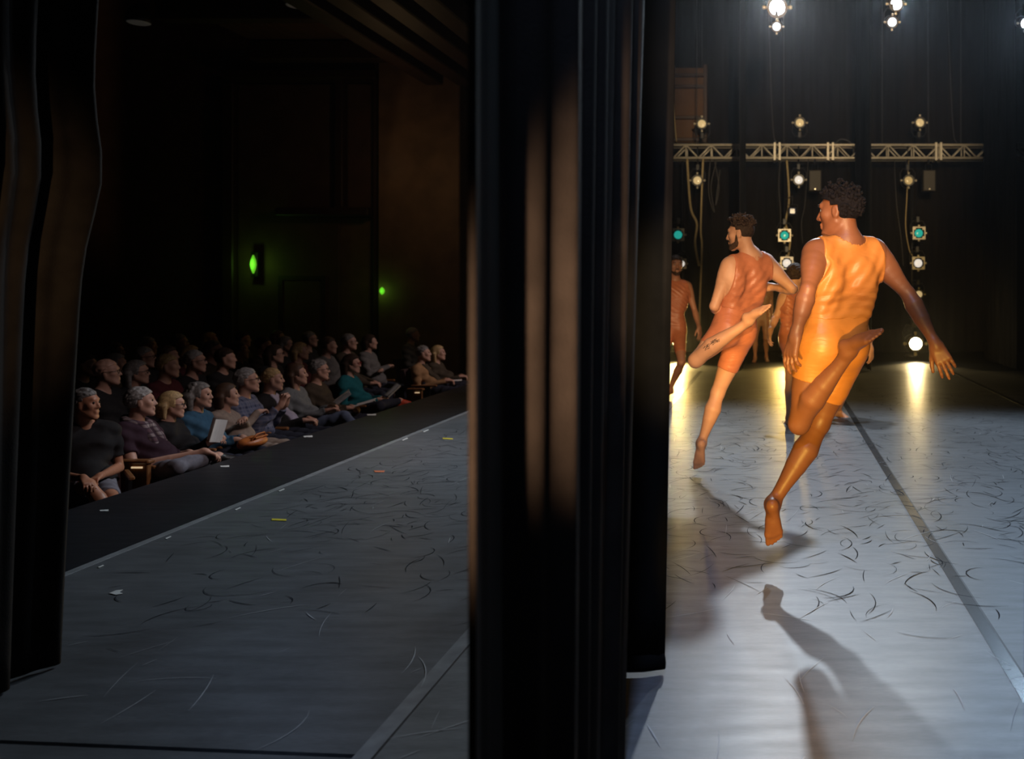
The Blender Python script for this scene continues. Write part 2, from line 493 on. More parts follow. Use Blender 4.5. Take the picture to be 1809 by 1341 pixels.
def shell(grid, F, regions, t, wobble=None, cuts=()):
    # garment: the body's surface pushed out by t, kept inside the regions
    R = np.full(grid.n, 1.0, np.float32)
    for prims, infl, planes in regions:
        Q = grid.field(prims, infl, 0.0)
        for (pt, nv) in planes:
            nv = nrm(nv)
            D = (grid.ax[0][:, None, None] - pt[0]) * nv[0] + (grid.ax[1][None, :, None] - pt[1]) * nv[1] + (grid.ax[2][None, None, :] - pt[2]) * nv[2]
            Q = np.maximum(Q, D.astype(np.float32))
        R = np.minimum(R, Q)
    G = F - t
    if wobble is not None:
        G = G - wobble(grid.ax[0][:, None, None], grid.ax[1][None, :, None], grid.ax[2][None, None, :]).astype(np.float32)
    G = np.maximum(G, R)
    for (pt, nv) in cuts:
        nv = nrm(nv)
        D = (grid.ax[0][:, None, None] - pt[0]) * nv[0] + (grid.ax[1][None, :, None] - pt[1]) * nv[1] + (grid.ax[2][None, None, :] - pt[2]) * nv[2]
        G = np.maximum(G, D.astype(np.float32))
    return G

def curly_hair(c, M, s, style, rng, h=0.004):
    """returns verts, quads of a hair piece sitting on the skull of head_prims"""
    W = lambda x, y, z: c + M @ (np.array([x, y, z]) * s)
    g = Grid(np.asarray(c) - 0.26 * s, np.asarray(c) + 0.26 * s, h)
    cr = E(W(0, -0.014, 0.037), np.array([0.077, 0.098, 0.087]) * s, M, 0.0)
    if style == 'afro':
        F = g.field([cr], 0.012 * s)
    elif style == 'curly':
        F = g.field([cr], 0.004 * s)
    elif style == 'short':
        F = g.field([cr], 0.009 * s)
    elif style == 'crop':
        F = g.field([cr], 0.004 * s)
    else:
        F = g.field([cr], 0.016 * s)
    # local coordinates for the hairline
    X = [g.ax[i].reshape([-1 if j == i else 1 for j in range(3)]) - c[i] for i in range(3)]
    lx, ly, lz = [(M[0, i] * X[0] + M[1, i] * X[1] + M[2, i] * X[2]) / s for i in range(3)]
    line = np.where(ly > 0.02, 0.050 + (ly - 0.02) * 0.35, np.where(ly > -0.02, 0.03, -0.045 - (-0.02 - ly) * 0.35))
    if style in ('bob', 'long', 'bushy'):
        line = np.where(ly > 0.035, 0.062 + (ly - 0.035) * 0.4, -0.02)
    F = np.maximum(F, ((line - lz) * s).astype(np.float32) * 0.7)
    if style == 'afro' or style == 'curly':
        n = 520 if style == 'afro' else 330
        for i in range(n):
            th = rng.uniform(0, 2 * math.pi)
            zz = rng.uniform(-0.6 if style == 'afro' else 0.25, 1.0)
            q = math.sqrt(max(0, 1 - zz * zz))
            d = np.array([q * math.cos(th), q * math.sin(th), zz])
            if d[1] > 0.35 and zz < 0.55: continue
            if d[1] > -0.15 and zz < 0.25: continue
            top = 0.018 + 0.024 * max(0, zz) if style == 'afro' else 0.020 + 0.026 * max(0, zz)
            rr = np.array([0.077, 0.098, 0.087]) + rng.uniform(0.004, top)
            p = np.array([0, -0.014, 0.037]) + d * rr
            g.apply(F, E(W(*p), rng.uniform(0.006, 0.0105) * s, None, 0.003))
            if i % 3 == 0:
                q2 = p + np.array([rng.uniform(-1, 1), rng.uniform(-1, 1), rng.uniform(-0.4, 1)]) * 0.011 + d * 0.006
                g.apply(F, S(W(*p), W(*q2), 0.006 * s, 0.0035 * s, 0.003))
    elif style in ('short', 'crop'):
        for i in range(230):
            th = rng.uniform(0, 2 * math.pi); zz = rng.uniform(-0.55, 1.0); q = math.sqrt(max(0, 1 - zz * zz))
            d = np.array([q * math.cos(th), q * math.sin(th), zz])
            if d[1] > 0.45 and zz < 0.42: continue
            if d[1] > 0.0 and zz < 0.10: continue
            if zz < -0.2 and d[1] > -0.5: continue
            t = (0.004, 0.011) if style == 'short' else (0.000, 0.005)
            p = np.array([0, -0.014, 0.037]) + d * (np.array([0.077, 0.098, 0.087]) + rng.uniform(*t))
            sw = np.array([rng.uniform(-.3, .3), -0.8, -0.35 + 0.5 * zz]); sw -= d * np.dot(sw, d)
            g.apply(F, S(W(*p), W(*(p + sw * rng.uniform(0.015, 0.034))), rng.uniform(0.006, 0.009) * s, 0.005 * s, 0.006))
    elif style in ('bob', 'long', 'bushy'):
        ln = {'bob': 0.10, 'long': 0.20, 'bushy': 0.12}[style]
        rd = {'bob': 0.026, 'long': 0.026, 'bushy': 0.038}[style]
        for i in range(15):
            a = math.pi * (0.12 + 0.76 * i / 14)         # round the back from ear to ear
            x, y = 0.082 * math.cos(a), -0.012 - 0.098 * math.sin(a)
            e = 1.12 if style != 'bushy' else 1.25
            g.apply(F, S(W(x * 0.85, y * 0.85, 0.06), W(x * e, y * e, 0.0), 0.02 * s, rd * s, 0.02))
            g.apply(F, S(W(x * e, y * e, 0.0), W(x * e * rng.uniform(0.9, 1.1), y * e * 0.95, -ln + rng.uniform(-.012, .012)), rd * s, rd * 0.6 * s, 0.015))
        for i in range(170 if style == 'bushy' else 0):
            a = math.pi * rng.uniform(0.05, 0.95); hz = rng.uniform(-0.10, 0.125); k = math.sqrt(max(0.05, 1 - max(0, (hz - 0.03) / 0.105) ** 2)); x, y = 0.098 * k * math.cos(a), -0.012 - 0.112 * k * math.sin(a)
            g.apply(F, E(W(x, y, hz), rng.uniform(0.013, 0.021) * s, None, 0.006))
        # keep the face and ears' front clear
        g.apply(F, minus(E(W(0, 0.085, -0.03), np.array([0.062, 0.06, 0.085]) * s, M, 0.006)))
    return g.mesh(F, 0 if style in ('afro', 'curly') else 1)

EYE_W = mat('eye_white', (0.42, 0.39, 0.36), 0.25, noise=0.02)
EYE_D = mat('eye_iris', (0.02, 0.012, 0.008), 0.2, noise=0.05)
def eyes(c, M, s, parent, origin):
    for q in (-1, 1):
        W = lambda x, y, z: c + M @ (np.array([x, y, z]) * s)
        e = MB().sphere(W(q * 0.031, 0.0755, 0.010), 0.012 * s).build('eye', EYE_W, parent, True, None)
        e.data.transform(Matrix.Translation(-Vector(origin)))
        i = MB().sphere(W(q * 0.031, 0.0845, 0.010), np.array([0.0052, 0.0052, 0.0052]) * s, 10, 6).build('iris', EYE_D, e, True, None)
        i.data.transform(Matrix.Translation(-Vector(origin)))
        b = MB().tube([W(q * 0.018, 0.0985, 0.032), W(q * 0.032, 0.0965, 0.0375), W(q * 0.046, 0.084, 0.034)], [0.003 * s, 0.0038 * s, 0.0022 * s], 6)
        o = b.build('eyebrow', EYE_D, parent, True, None); o.data.transform(Matrix.Translation(-Vector(origin)))
# ------------------------------------------------------------------ materials of the place
def floor_mat(name, col, rough, streak=0.35):
    m = mat(name, col, rough, noise=0.0)
    nt = m.node_tree; b = nt.nodes['Principled BSDF']
    tc = nt.nodes.new('ShaderNodeTexCoord')
    def noise(scale, st, det=5):
        mp = nt.nodes.new('ShaderNodeMapping'); mp.inputs['Scale'].default_value = st
        nt.links.new(tc.outputs['Object'], mp.inputs['Vector'])
        n = nt.nodes.new('ShaderNodeTexNoise'); n.inputs['Scale'].default_value = scale; n.inputs['Detail'].default_value = det
        nt.links.new(mp.outputs['Vector'], n.inputs['Vector']); return n
    a = noise(3.0, (1, 5, 1)); d = noise(0.9, (1, 1, 1)); f = noise(26.0, (1, 7, 1), 3)
    def mul(x, y):
        q = nt.nodes.new('ShaderNodeMath'); q.operation = 'MULTIPLY'
        nt.links.new(x, q.inputs[0])
        if isinstance(y, float): q.inputs[1].default_value = y
        else: nt.links.new(y, q.inputs[1])
        return q.outputs[0]
    def mr(x, lo, hi, a0=0.3, a1=0.7):
        q = nt.nodes.new('ShaderNodeMapRange'); q.inputs['From Min'].default_value = a0; q.inputs['From Max'].default_value = a1
        q.inputs['To Min'].default_value = lo; q.inputs['To Max'].default_value = hi
        nt.links.new(x, q.inputs['Value']); return q.outputs[0]
    k = mul(mul(mr(a.outputs['Fac'], 1 - streak, 1 + streak), mr(d.outputs['Fac'], 0.8, 1.2)), mr(f.outputs['Fac'], 0.85, 1.15))
    vm = nt.nodes.new('ShaderNodeVectorMath'); vm.operation = 'SCALE'
    vm.inputs[0].default_value = col[:3]
    nt.links.new(k, vm.inputs['Scale'])
    nt.links.new(vm.outputs[0], b.inputs['Base Color'])
    nt.links.new(mul(mul(mr(a.outputs['Fac'], 1.06, 0.94), mr(f.outputs['Fac'], 0.95, 1.05)), float(rough)), b.inputs['Roughness'])
    bp = nt.nodes.new('ShaderNodeBump'); bp.inputs['Strength'].default_value = 0.12; bp.inputs['Distance'].default_value = 0.004
    nt.links.new(f.outputs['Fac'], bp.inputs['Height']); nt.links.new(bp.outputs['Normal'], b.inputs['Normal'])
    return m

M_MARLEY = floor_mat('grey_dance_floor', (0.120, 0.126, 0.134), 0.40, 0.22)
M_MASON = floor_mat('black_stage_boards', (0.011, 0.013, 0.017), 0.45)
M_MARLEY2 = floor_mat('lighter_grey_dance_floor', (0.165, 0.170, 0.174), 0.40, 0.22)
M_TAPE2 = mat('black_seam_tape', (0.05, 0.052, 0.055), 0.26, noise=0.2, scale=12)
M_TAPE = mat('grey_seam_tape', (0.26, 0.27, 0.28), 0.30, noise=0.2, scale=12)
M_VELOUR = mat('black_velour', (0.018, 0.0155, 0.0135), 0.9, noise=0.25, scale=9, bump=0.15, bscale=160, spec=0.10)
M_VELOUR_SHADE = mat('shaded_black_velour', (0.006, 0.006, 0.006), 0.95, noise=0.2, scale=9, spec=0.05)  # velour copy with shade put into its colour, so the rear leg stays black
M_BLACK = mat('black_cloth', (0.016, 0.015, 0.014), 0.95, noise=0.35, scale=2.5, spec=0.1, stretch=(6, 1, 0.4))
M_STEEL = mat('dark_steel', (0.03, 0.03, 0.032), 0.45, 0.6, scale=20)
M_ALU = mat('raw_aluminium', (0.62, 0.58, 0.50), 0.42, 0.25, noise=0.12, scale=14)
M_BRASS = mat('bright_knob_metal', (0.85, 0.78, 0.62), 0.3, 0.5)
M_CABLE = mat('black_rubber_cable', (0.035, 0.032, 0.028), 0.5)
M_CABLE2 = mat('tan_rope', (0.42, 0.33, 0.17), 0.7)
M_WALL = mat('brown_auditorium_wall', (0.16, 0.095, 0.05), 0.7, noise=0.2, scale=3)
M_WALLD = mat('dark_red_auditorium_wall', (0.10, 0.05, 0.032), 0.75, noise=0.2, scale=3)
M_DARKWOOD = mat('dark_timber', (0.036, 0.014, 0.008), 0.55, noise=0.3, scale=6, stretch=(1, 1, 8))
M_SEATWOOD = mat('seat_wood', (0.20, 0.085, 0.03), 0.4, noise=0.3, scale=8, stretch=(6, 1, 1))
M_SEATCLOTH = mat('dark_seat_fabric', (0.03, 0.010, 0.010), 0.9, noise=0.2, scale=40)
M_CARPET = mat('dark_carpet', (0.018, 0.012, 0.012), 0.95, noise=0.3, scale=40)
M_DOOR = mat('dark_green_door', (0.02, 0.075, 0.035), 0.5, noise=0.1)
M_WHITETAPE = mat('white_tape', (0.75, 0.75, 0.72), 0.5, noise=0.08, scale=60)
M_YELTAPE = mat('yellow_tape', (0.75, 0.62, 0.05), 0.5, noise=0.08, scale=60)
M_ORGTAPE = mat('orange_tape', (0.75, 0.22, 0.10), 0.5, noise=0.08, scale=60)
M_GREENLED = mat('green_light', (0.2, 0.8, 0.1), 0.4, emit=(0.25, 1.0, 0.04), estr=0.42)
M_SPEAKER = mat('grey_speaker_box', (0.05, 0.042, 0.032), 0.6, noise=0.1, scale=60)

AUD_Z = -0.66                                       # auditorium floor below the stage
# ------------------------------------------------------------------ floors
root = MB().box((-4.5, -3, -0.30), (9, 20.6, -0.02)).build('floor', M_MASON)
tag(root, kind='structure')
mid = []
def panel(x0, x1, ya0, ya1, yb, z=0.0, name='marley_panel', m=None):
    b = MB()
    V = [(x0, ya0, -0.02), (x1, ya1, -0.02), (x1, yb, -0.02), (x0, yb, -0.02), (x0, ya0, z), (x1, ya1, z), (x1, yb, z), (x0, yb, z)]
    b.add(V, [(3, 2, 1, 0), (4, 5, 6, 7), (0, 1, 5, 4), (1, 2, 6, 5), (2, 3, 7, 6), (3, 0, 4, 7)])
    return b.build(name, m or M_MARLEY, root)
SEAMS = (-3.46, -1.215, 0.885, 3.02, 5.15, 7.3)
for i in range(5):
    ya0, ya1 = (2.89, 2.72) if i == 0 else ((2.70, 2.98) if i == 9 else (0.2, 0.2))
    panel(SEAMS[i] + 0.002, SEAMS[i + 1] - 0.002, ya0, ya1, 15.4, m=M_MARLEY2 if i == 1 else None)
b = MB()
V = [(-3.458, 0.2, -0.02), (-1.217, 0.2, -0.02), (-1.217, 2.70, -0.02), (-3.458, 2.87, -0.02)]
b.add(V + [(x, y, -0.001) for x, y, z in V], [(3, 2, 1, 0), (4, 5, 6, 7), (0, 1, 5, 4), (1, 2, 6, 5), (2, 3, 7, 6), (3, 0, 4, 7)])
b.build('marley_panel', M_MARLEY, root)
for i, x in enumerate(SEAMS[1:5]):
    w = 0.038
    o = MB().box((x - w, 0.2, -0.001), (x + w * 0.5, 15.4, 0.0022)).build('seam_tape', M_TAPE if i == 0 else M_TAPE2, root)
    g = MB().box((x + w * 0.5, 0.2, -0.001), (x + w * 0.72, 15.4, 0.0012)).build('seam_gap', M_STEEL, root)
MB().box((-3.49, 2.5, -0.002), (-3.445, 15.4, 0.002)).build('seam_tape', M_TAPE, root)

rng = random.Random(4)
def arcs(n, dark, seed):
    r = random.Random(seed); b = MB()
    for _ in range(n):
        # denser in the middle of the dancing area
        if dark: y = 3.4 + 9.5 * (r.random() * 0.75 + r.random() * 0.25); x = r.uniform(-3.2, 4.6)
        else: y = 2.2 + 6.5 * r.random() ** 1.6; x = r.uniform(-3.0, 3.6)
        if not dark and r.random() < 0.0: continue
        L = r.uniform(0.06, 0.30) if dark else r.uniform(0.04, 0.32)
        a = r.uniform(0, 2 * math.pi) if dark else r.gauss(1.3, 0.6)
        k = r.gauss(0, 6.0 if dark else 1.6); w = r.uniform(0.0010, 0.0034) if dark else r.uniform(0.0008, 0.0026)
        p = np.array([x, y]); V = []; N = 7
        for i in range(N + 1):
            t = i / N; d = np.array([math.cos(a), math.sin(a)]); q = np.array([-d[1], d[0]])
            ww = w * math.sin(math.pi * (0.06 + 0.88 * t))
            V += [(*(p + q * ww), 0.0026 if not dark else 0.0024), (*(p - q * ww), 0.0026 if not dark else 0.0024)]
            p = p + d * L / N; a += k * L / N
        b.add(V, [(2 * i, 2 * i + 1, 2 * i + 3, 2 * i + 2) for i in range(N)])
    return b
M_SCUFF_D = mat('dark_rubber_scuff', (0.030, 0.033, 0.038), 0.9, spec=0.1)
M_SCUFF_W = mat('pale_scratch', (0.42, 0.43, 0.44), 0.5)
tag(arcs(4200, True, 11).build('dark_scuff_marks', M_SCUFF_D, root), kind='stuff')
tag(arcs(320, False, 5).build('pale_scratches', M_SCUFF_W, root), kind='stuff')

tag(MB().box((-4.53, -3, AUD_Z), (-4.5, 20.6, -0.021)).build('trim_1', M_MASON), kind='structure')   # stage front
tag(MB().box((-18, -3, AUD_Z - 0.2), (-4.5, 20.6, AUD_Z)).build('floor_auditorium', M_CARPET), kind='structure')
for i in range(5):                                  # low risers under the back rows
    x = -8.1 - 0.95 * i
    tag(MB().box((-18, -3, AUD_Z), (x, 17.0, AUD_Z + 0.12 * (i + 1) - 0.0)).build('floor_riser', M_CARPET), kind='structure')

# ------------------------------------------------------------------ auditorium shell
YW = 17.0
tag(MB().box((-18, YW, AUD_Z), (-4.0, YW + 0.3, 9)).build('wall_side', M_WALLD), kind='structure')
tag(MB().box((-18.3, -3, AUD_Z), (-18, YW, 9)).build('wall_back', M_WALLD), kind='structure')
tag(MB().box((-18.3, -3, 8.2), (-4.0, YW, 8.5)).build('ceiling_auditorium', M_DARKWOOD), kind='structure')
def wall_px(u0, v0, u1, v1, y0, y1, name, m, kind='structure', parent=None):
    a = P(u0, v1, YW); b = P(u1, v0, YW)
    o = MB().box((a[0], y0, a[2]), (b[0], y1, b[2]), 0.02).build(name, m, parent)
    return tag(o, kind=kind) if parent is None else o
ws = bpy.data.objects['wall_side']
wall_px(690, 90, 830, 690, YW - 0.55, YW, 'pier', M_WALL, None, ws)
wall_px(425, 150, 604, 700, YW - 0.10, YW, 'wall_panel', M_WALLD, None, ws)
wall_px(618, 150, 672, 380, YW - 0.12, YW, 'wall_panel', M_WALLD, None, ws)
wall_px(604, 110, 618, 375, YW - 0.30, YW, 'post', M_DARKWOOD, None, ws)
wall_px(672, 90, 690, 700, YW - 0.34, YW, 'post', M_DARKWOOD, None, ws)
wall_px(508, 370, 668, 384, YW - 0.45, YW, 'ledge', M_DARKWOOD, None, ws)
wall_px(425, 132, 680, 148, YW - 0.45, YW, 'ledge', M_DARKWOOD, None, ws)
wall_px(508, 384, 670, 700, YW - 0.05, YW, 'wall_panel', M_WALL, None, ws)
wall_px(405, 150, 425, 700, YW - 0.25, YW, 'post', M_DARKWOOD, None, ws)
d = wall_px(505, 495, 572, 690, YW - 0.09, YW - 0.05, 'door_1', M_DOOR)
a = P(505, 690, YW); b = P(572, 495, YW)
fr = MB()
fr.box((a[0] - 0.08, YW - 0.12, AUD_Z), (a[0], YW - 0.05, b[2] + 0.08)); fr.box((b[0], YW - 0.12, AUD_Z), (b[0] + 0.08, YW - 0.05, b[2] + 0.08)); fr.box((a[0], YW - 0.12, b[2]), (b[0], YW - 0.05, b[2] + 0.08))
fr.build('door_frame', M_DARKWOOD, d)
MB().tube([(a[0] + 0.2, YW - 0.12, a[2] + 0.5), (a[0] + 0.6, YW - 0.12, a[2] + 0.5)], 0.02).build('push_bar', M_STEEL, d)
for i in range(4):                                   # ceiling beams over the front of the house
    x = -9.6 + i * 1.7
    a = P(545 + 75 * i, 2, 12)
    MBb = MB().box((a[0] - 0.16, 9.5, 5.1), (a[0] + 0.16, YW, 5.42), 0.02)
    o = MBb.build('beam', M_DARKWOOD, bpy.data.objects['ceiling_auditorium'])
for k, y in enumerate((11.0, 13.6, 16.0)):
    MB().box((-9.2, y - 0.14, 5.42), (-4.2, y + 0.14, 5.75), 0.02).build('beam', M_DARKWOOD, bpy.data.objects['ceiling_auditorium'])
for i in range(24):                                  # boarded soffit above the beams
    MB().box((-9.2 + i * 0.21, 9.5, 5.78), (-9.0 + i * 0.21, YW, 5.83), 0.006).build('ceiling_board', M_WALLD, bpy.data.objects['ceiling_auditorium'])

def glow_lamp(u, v, y, h, label, energy):
    p = P(u, v, y)
    e = empty('indicator_lamp', (p[0], p[1], p[2])); tag(e, label, 'lamp')
    MB().box((-0.07, 0.0, -h * 0.7), (0.07, 0.12, h * 0.7), 0.01).build('housing', M_STEEL, e)
    b = MB(); b.lathe([(0.012, -h / 2), (0.045, -h * 0.22), (0.055, 0), (0.045, h * 0.22), (0.012, h / 2)], (0, -0.03, 0), None, 12)
    b.build('lens', M_GREENLED, e, True)
    return light('green_lamp', 'POINT', (p[0], p[1] - 0.2, p[2]), (0, 0, 0), energy, (0.35, 1.0, 0.1), 0.05)
glow_lamp(449, 467, YW - 0.25, 0.34, 'tall green glowing lamp on the dark auditorium wall left of the door', 1.4)
glow_lamp(677, 514, YW - 0.50, 0.16, 'small green lamp on the timber post right of the green door', 0.5)
def downlight(u, v, label):
    p = P(u, v, 13.0)
    e = empty('ceiling_downlight', tuple(p)); tag(e, label, 'lamp')
    MB().lathe([(0.16, 0.0), (0.17, 0.05), (0.12, 0.20), (0.05, 0.26)], n=16).build('shade', M_STEEL, e, True)
    MB().lathe([(0.13, -0.012), (0.15, 0.0)], n=16).build('diffuser', mat('unlit_diffuser_glow', (0.5, 0.48, 0.45), 0.4, emit=(0.8, 0.75, 0.7), estr=0.012), e)  # fixture is off; a faint glow is painted on its diffuser
    MB().tube([(0, 0, 0.26), (0, 0, 8.2 - p[2])], 0.012).build('rod', M_STEEL, e)
downlight(525, 10, 'pale unlit downlight hanging high over the audience near the beams')
downlight(245, 40, 'pale unlit downlight hanging high over the audience beside the left curtain')

# ------------------------------------------------------------------ stage shell
tag(MB().box((-4.0, 20.4, 0), (12, 20.6, 10)).build('wall_far', M_BLACK), kind='structure')
tag(MB().box((8.8, -3, 0), (9.0, 20.4, 10)).build('wall_upstage', M_BLACK), kind='structure')
tag(MB().box((-4.5, -3.2, AUD_Z), (9, -3, 10)).build('wall_near', M_BLACK), kind='structure')
tag(MB().box((-4.2, -3, 9.0), (9, 20.6, 9.2)).build('ceiling', M_BLACK), kind='structure')

def drape(name, path, z0, z1, amp, lam, seed, m, n=140, nz=36, thick=0.012, lean=None, taper=0.0):
    r = random.Random(seed)
    path = np.asarray(path, float)
    seg = np.r_[0, np.cumsum(np.linalg.norm(np.diff(path, axis=0), axis=1))]
    L = seg[-1]
    ss = np.linspace(0, L, n)
    px = np.interp(ss, seg, path[:, 0]); py = np.interp(ss, seg, path[:, 1])
    tx = np.gradient(px, ss); ty = np.gradient(py, ss); tl = np.hypot(tx, ty); nx, ny = -ty / tl, tx / tl
    ph = [(r.uniform(0, 6.28), r.uniform(0, 6.28), r.uniform(0.75, 1.3), r.uniform(-0.25, 0.25)) for _ in range(4)]
    V = []
    for j in range(nz):
        f = j / (nz - 1); z = z0 + (z1 - z0) * f
        for i in range(n):
            s = ss[i]; o = 0
            for q, (a, b, c, e) in enumerate(ph):
                A = amp * (1.0, 0.45, 0.3, 0.16)[q]; w = lam / (1.0, 1.9, 0.6, 0.33)[q]
                o += A * math.sin(2 * math.pi * s / w * c + a + e * 2 * z + 0.35 * math.sin(z * 0.9 + b) ) * (0.75 + 0.25 * math.sin(b + z * 0.8))
            if taper: o *= min(1.0, max(0.0, (1 - s / L) / taper))
            x = px[i] + nx[i] * o; y = py[i] + ny[i] * o
            if lean: dx, dy = lean(s / L, z); x += dx; y += dy
            V.append((x, y, z))
    Fc = np.array([(j * n + i, j * n + i + 1, (j + 1) * n + i + 1, (j + 1) * n + i) for j in range(nz - 1) for i in range(n - 1)])
    o = mesh_obj(name, V, Fc, m, None, True)
    md = o.modifiers.new('thickness', 'SOLIDIFY'); md.thickness = thick; md.offset = 0
    return o

# the stage-left wing curtains next to us (edge on), the house curtain at the left, the far wings
c1 = drape('wing_curtain', [(-0.445, 2.63), (-0.45, 2.3), (-0.44, 1.95), (-0.415, 1.86), (-0.495, 1.73), (-0.498, 1.56), (-0.468, 1.41)], 0.015, 6.5, 0.017, 0.17, 3, M_VELOUR, 260, 60, taper=0.3,
           lean=lambda s, z: (-0.02 * z * 0 + 0.028 * (z - 0.0) * (1 - s) ** 2, 0))
tag(c1, 'wide black velour wing curtain hanging in deep folds mid-frame', 'curtain', None)
c2 = drape('wing_curtain', [(-0.385, 3.31), (-0.40, 3.29), (-0.47, 3.28), (-0.56, 3.27), (-0.66, 3.27)], 0.02, 6.5, 0.006, 0.22, 8, M_VELOUR_SHADE, 80, 30,
           lean=lambda s, z: (0.017 * z - 0.018, 0))
tag(c2, 'flat black wing curtain with a weighted hem behind the wide folded one', 'curtain')
hem = MB(); hem.tube([(-0.395, 3.30, 0.045), (-0.47, 3.275, 0.045), (-0.66, 3.265, 0.045)], 0.03, 10)
hem.build('weighted_hem', M_VELOUR_SHADE, c2, True)
def lean_left(s, z):
    # pinched outward bulge on the stage edge and a narrower foot
    e = max(0, 1 - s * 2.2)
    b = 0.055 * math.exp(-((z - 1.82) / 0.22) ** 2)
    return ((0.0 + 0.075 * (z - 0.0) * e * 0.62 + b * e), 0)
c3 = drape('house_curtain', [(-2.66, 3.36), (-2.68, 3.2), (-2.66, 2.95), (-2.62, 2.6), (-2.6, 2.2), (-2.6, 1.4)], 0.012, 7.0, 0.040, 0.24, 21, M_VELOUR, 220, 60, lean=lean_left)
tag(c3, 'black house curtain with brownish lit folds at the edge of the audience view', 'curtain')
far = (( -0.55, 15.4, 18.0), (1.66, 15.4, 18.0), (4.2, 15.6, 18.0), (6.6, 15.6, 18.0))
for i, (x, ya, yb) in enumerate(far):
    o = drape('far_wing_curtain', [(x, ya), (x + 0.01, (ya + yb) / 2), (x, yb)], 0.01, 8.8, 0.018, 0.28, 40 + i, M_BLACK, 60, 10)
    tag(o, ('narrow black leg curtain edge-on across the left run of the truss', 'black leg curtain edge-on crossing the truss above the nearer dancer',
            'black leg curtain edge-on past the truss end', 'black leg curtain at the far upstage edge')[i], 'curtain', None)
bd = drape('backdrop_curtain', [(-3.9, 19.9), (0, 19.85), (4, 19.9), (8.7, 19.9)], 0.01, 8.8, 0.03, 0.42, 77, mat('charcoal_drape', (0.009, 0.007, 0.0055), 0.95, noise=0.3, scale=2, spec=0.1, stretch=(5, 1, 0.3)), 320, 8)
tag(bd, 'dark charcoal drape hanging behind the lighting booms', 'curtain')

# brown wooden scenery frame hanging at the far upper left of the stage
sc = empty('scenery_flat', (0, 0, 0)); tag(sc, 'brown scenery flat with rails above the left end of the truss', 'scenery')
a = P(1150, 250, 19.3); b = P(1246, 120, 19.3)
MB().box((a[0], 19.3, a[2] - 0.02), (b[0], 19.34, b[2])).build('canvas', mat('brown_canvas', (0.11, 0.055, 0.024), 0.8, scale=4), sc)
for v in (132, 152, 207, 246):
    q = P(1150, v, 19.2)
    MB().box((a[0], 19.2, q[2] - 0.035), (b[0], 19.3, q[2] + 0.035), 0.008).build('rail', M_DARKWOOD, sc)
for u in (1246, 1188):
    q = P(u, 0, 19.2)
    MB().box((q[0] - 0.04, 19.2, a[2] - 0.05), (q[0] + 0.04, 19.3, b[2] + 0.05), 0.008).build('stile', M_DARKWOOD, sc)
for u in (1155, 1240):
    q = P(u, 120, 19.25)
    MB().tube([(q[0], 19.25, b[2]), (q[0], 19.25, 9.0)], 0.008, 6).build('wire', M_CABLE, sc)

# ------------------------------------------------------------------ box truss across the far side
YT = 18.3
tr = empty('lighting_truss', (0, YT, 4.15)); tag(tr, 'silver aluminium box truss spanning the back of the stage', 'truss')
zt, zb, yf, yk = P(0, 256, YT)[2] - 4.15, P(0, 279, YT)[2] - 4.15, 0.0, 0.29
X0, X1 = P(1100, 0, YT)[0], P(1860, 0, YT)[0]
for y in (yf, yk):
    for z in (zt, zb):
        MB().tube([(X0, y, z), (X1, y, z)], 0.027, 8).build('chord', M_ALU, tr, True)
nb = 34; dx = (X1 - X0) / nb
for y in (yf, yk):
    for i in range(nb):
        x = X0 + i * dx; up = (i // 1) % 2 == 0
        if i % 2: MB().tube([(x, y, zb), (x, y, zt)], 0.014, 6).build('brace', M_ALU, tr, True)
        MB().tube([(x, y, zb if up else zt), (x + dx, y, zt if up else zb)], 0.016, 6).build('brace', M_ALU, tr, True)
for i in range(nb // 2):
    x = X0 + i * 2 * dx
    for z in (zt, zb): MB().tube([(x, yf, z), (x + dx, yk, z)], 0.012, 6).build('brace', M_ALU, tr, True)
for u in (1373, 1658, 1467):
    q = P(u, 0, YT)[0]
    for w in (-0.05, 0.05):
        MB().box((q + w - 0.025, -0.03, zb - 0.05), (q + w + 0.025, 0.32, zt + 0.05), 0.006).build('end_plate', M_ALU, tr)
for u in (1230, 1385, 1560, 1700):
    q = P(u, 0, YT)[0]
    MB().tube([(q, 0.14, zt), (q, 0.14, 9.0 - 4.15)], 0.010, 6).build('hanging_chain', M_CABLE, tr)

# ------------------------------------------------------------------ stage lights
AMBL = mat('amber_lens', (0.5, 0.4, 0.2), 0.15, emit=(1.0, 0.72, 0.34), estr=0.45)
TEAL = mat('teal_gel', (0.02, 0.3, 0.26), 0.2, emit=(0.03, 0.62, 0.50), estr=0.45)
WHITEL = mat('clear_lens', (0.6, 0.58, 0.55), 0.12, emit=(1.0, 0.92, 0.82), estr=0.65)
DIM = mat('dim_lens', (0.3, 0.24, 0.12), 0.15, emit=(1.0, 0.66, 0.25), estr=0.35)
HOTA = mat('lit_amber_lamp', (1, 0.8, 0.4), 0.2, emit=(1.0, 0.80, 0.45), estr=60)
HOTB = mat('lit_yellow_lamp', (1, 0.8, 0.4), 0.2, emit=(1.0, 0.72, 0.24), estr=110)
HOTC = mat('lit_cool_lamp', (0.8, 0.9, 1), 0.2, emit=(0.78, 0.90, 1.0), estr=60)
HOTD = mat('dimmer_cool_lamp', (0.8, 0.9, 1), 0.2, emit=(0.70, 0.86, 1.0), estr=4)
M_BEZEL = mat('black_lamp_metal', (0.045, 0.042, 0.038), 0.38, 0.5)
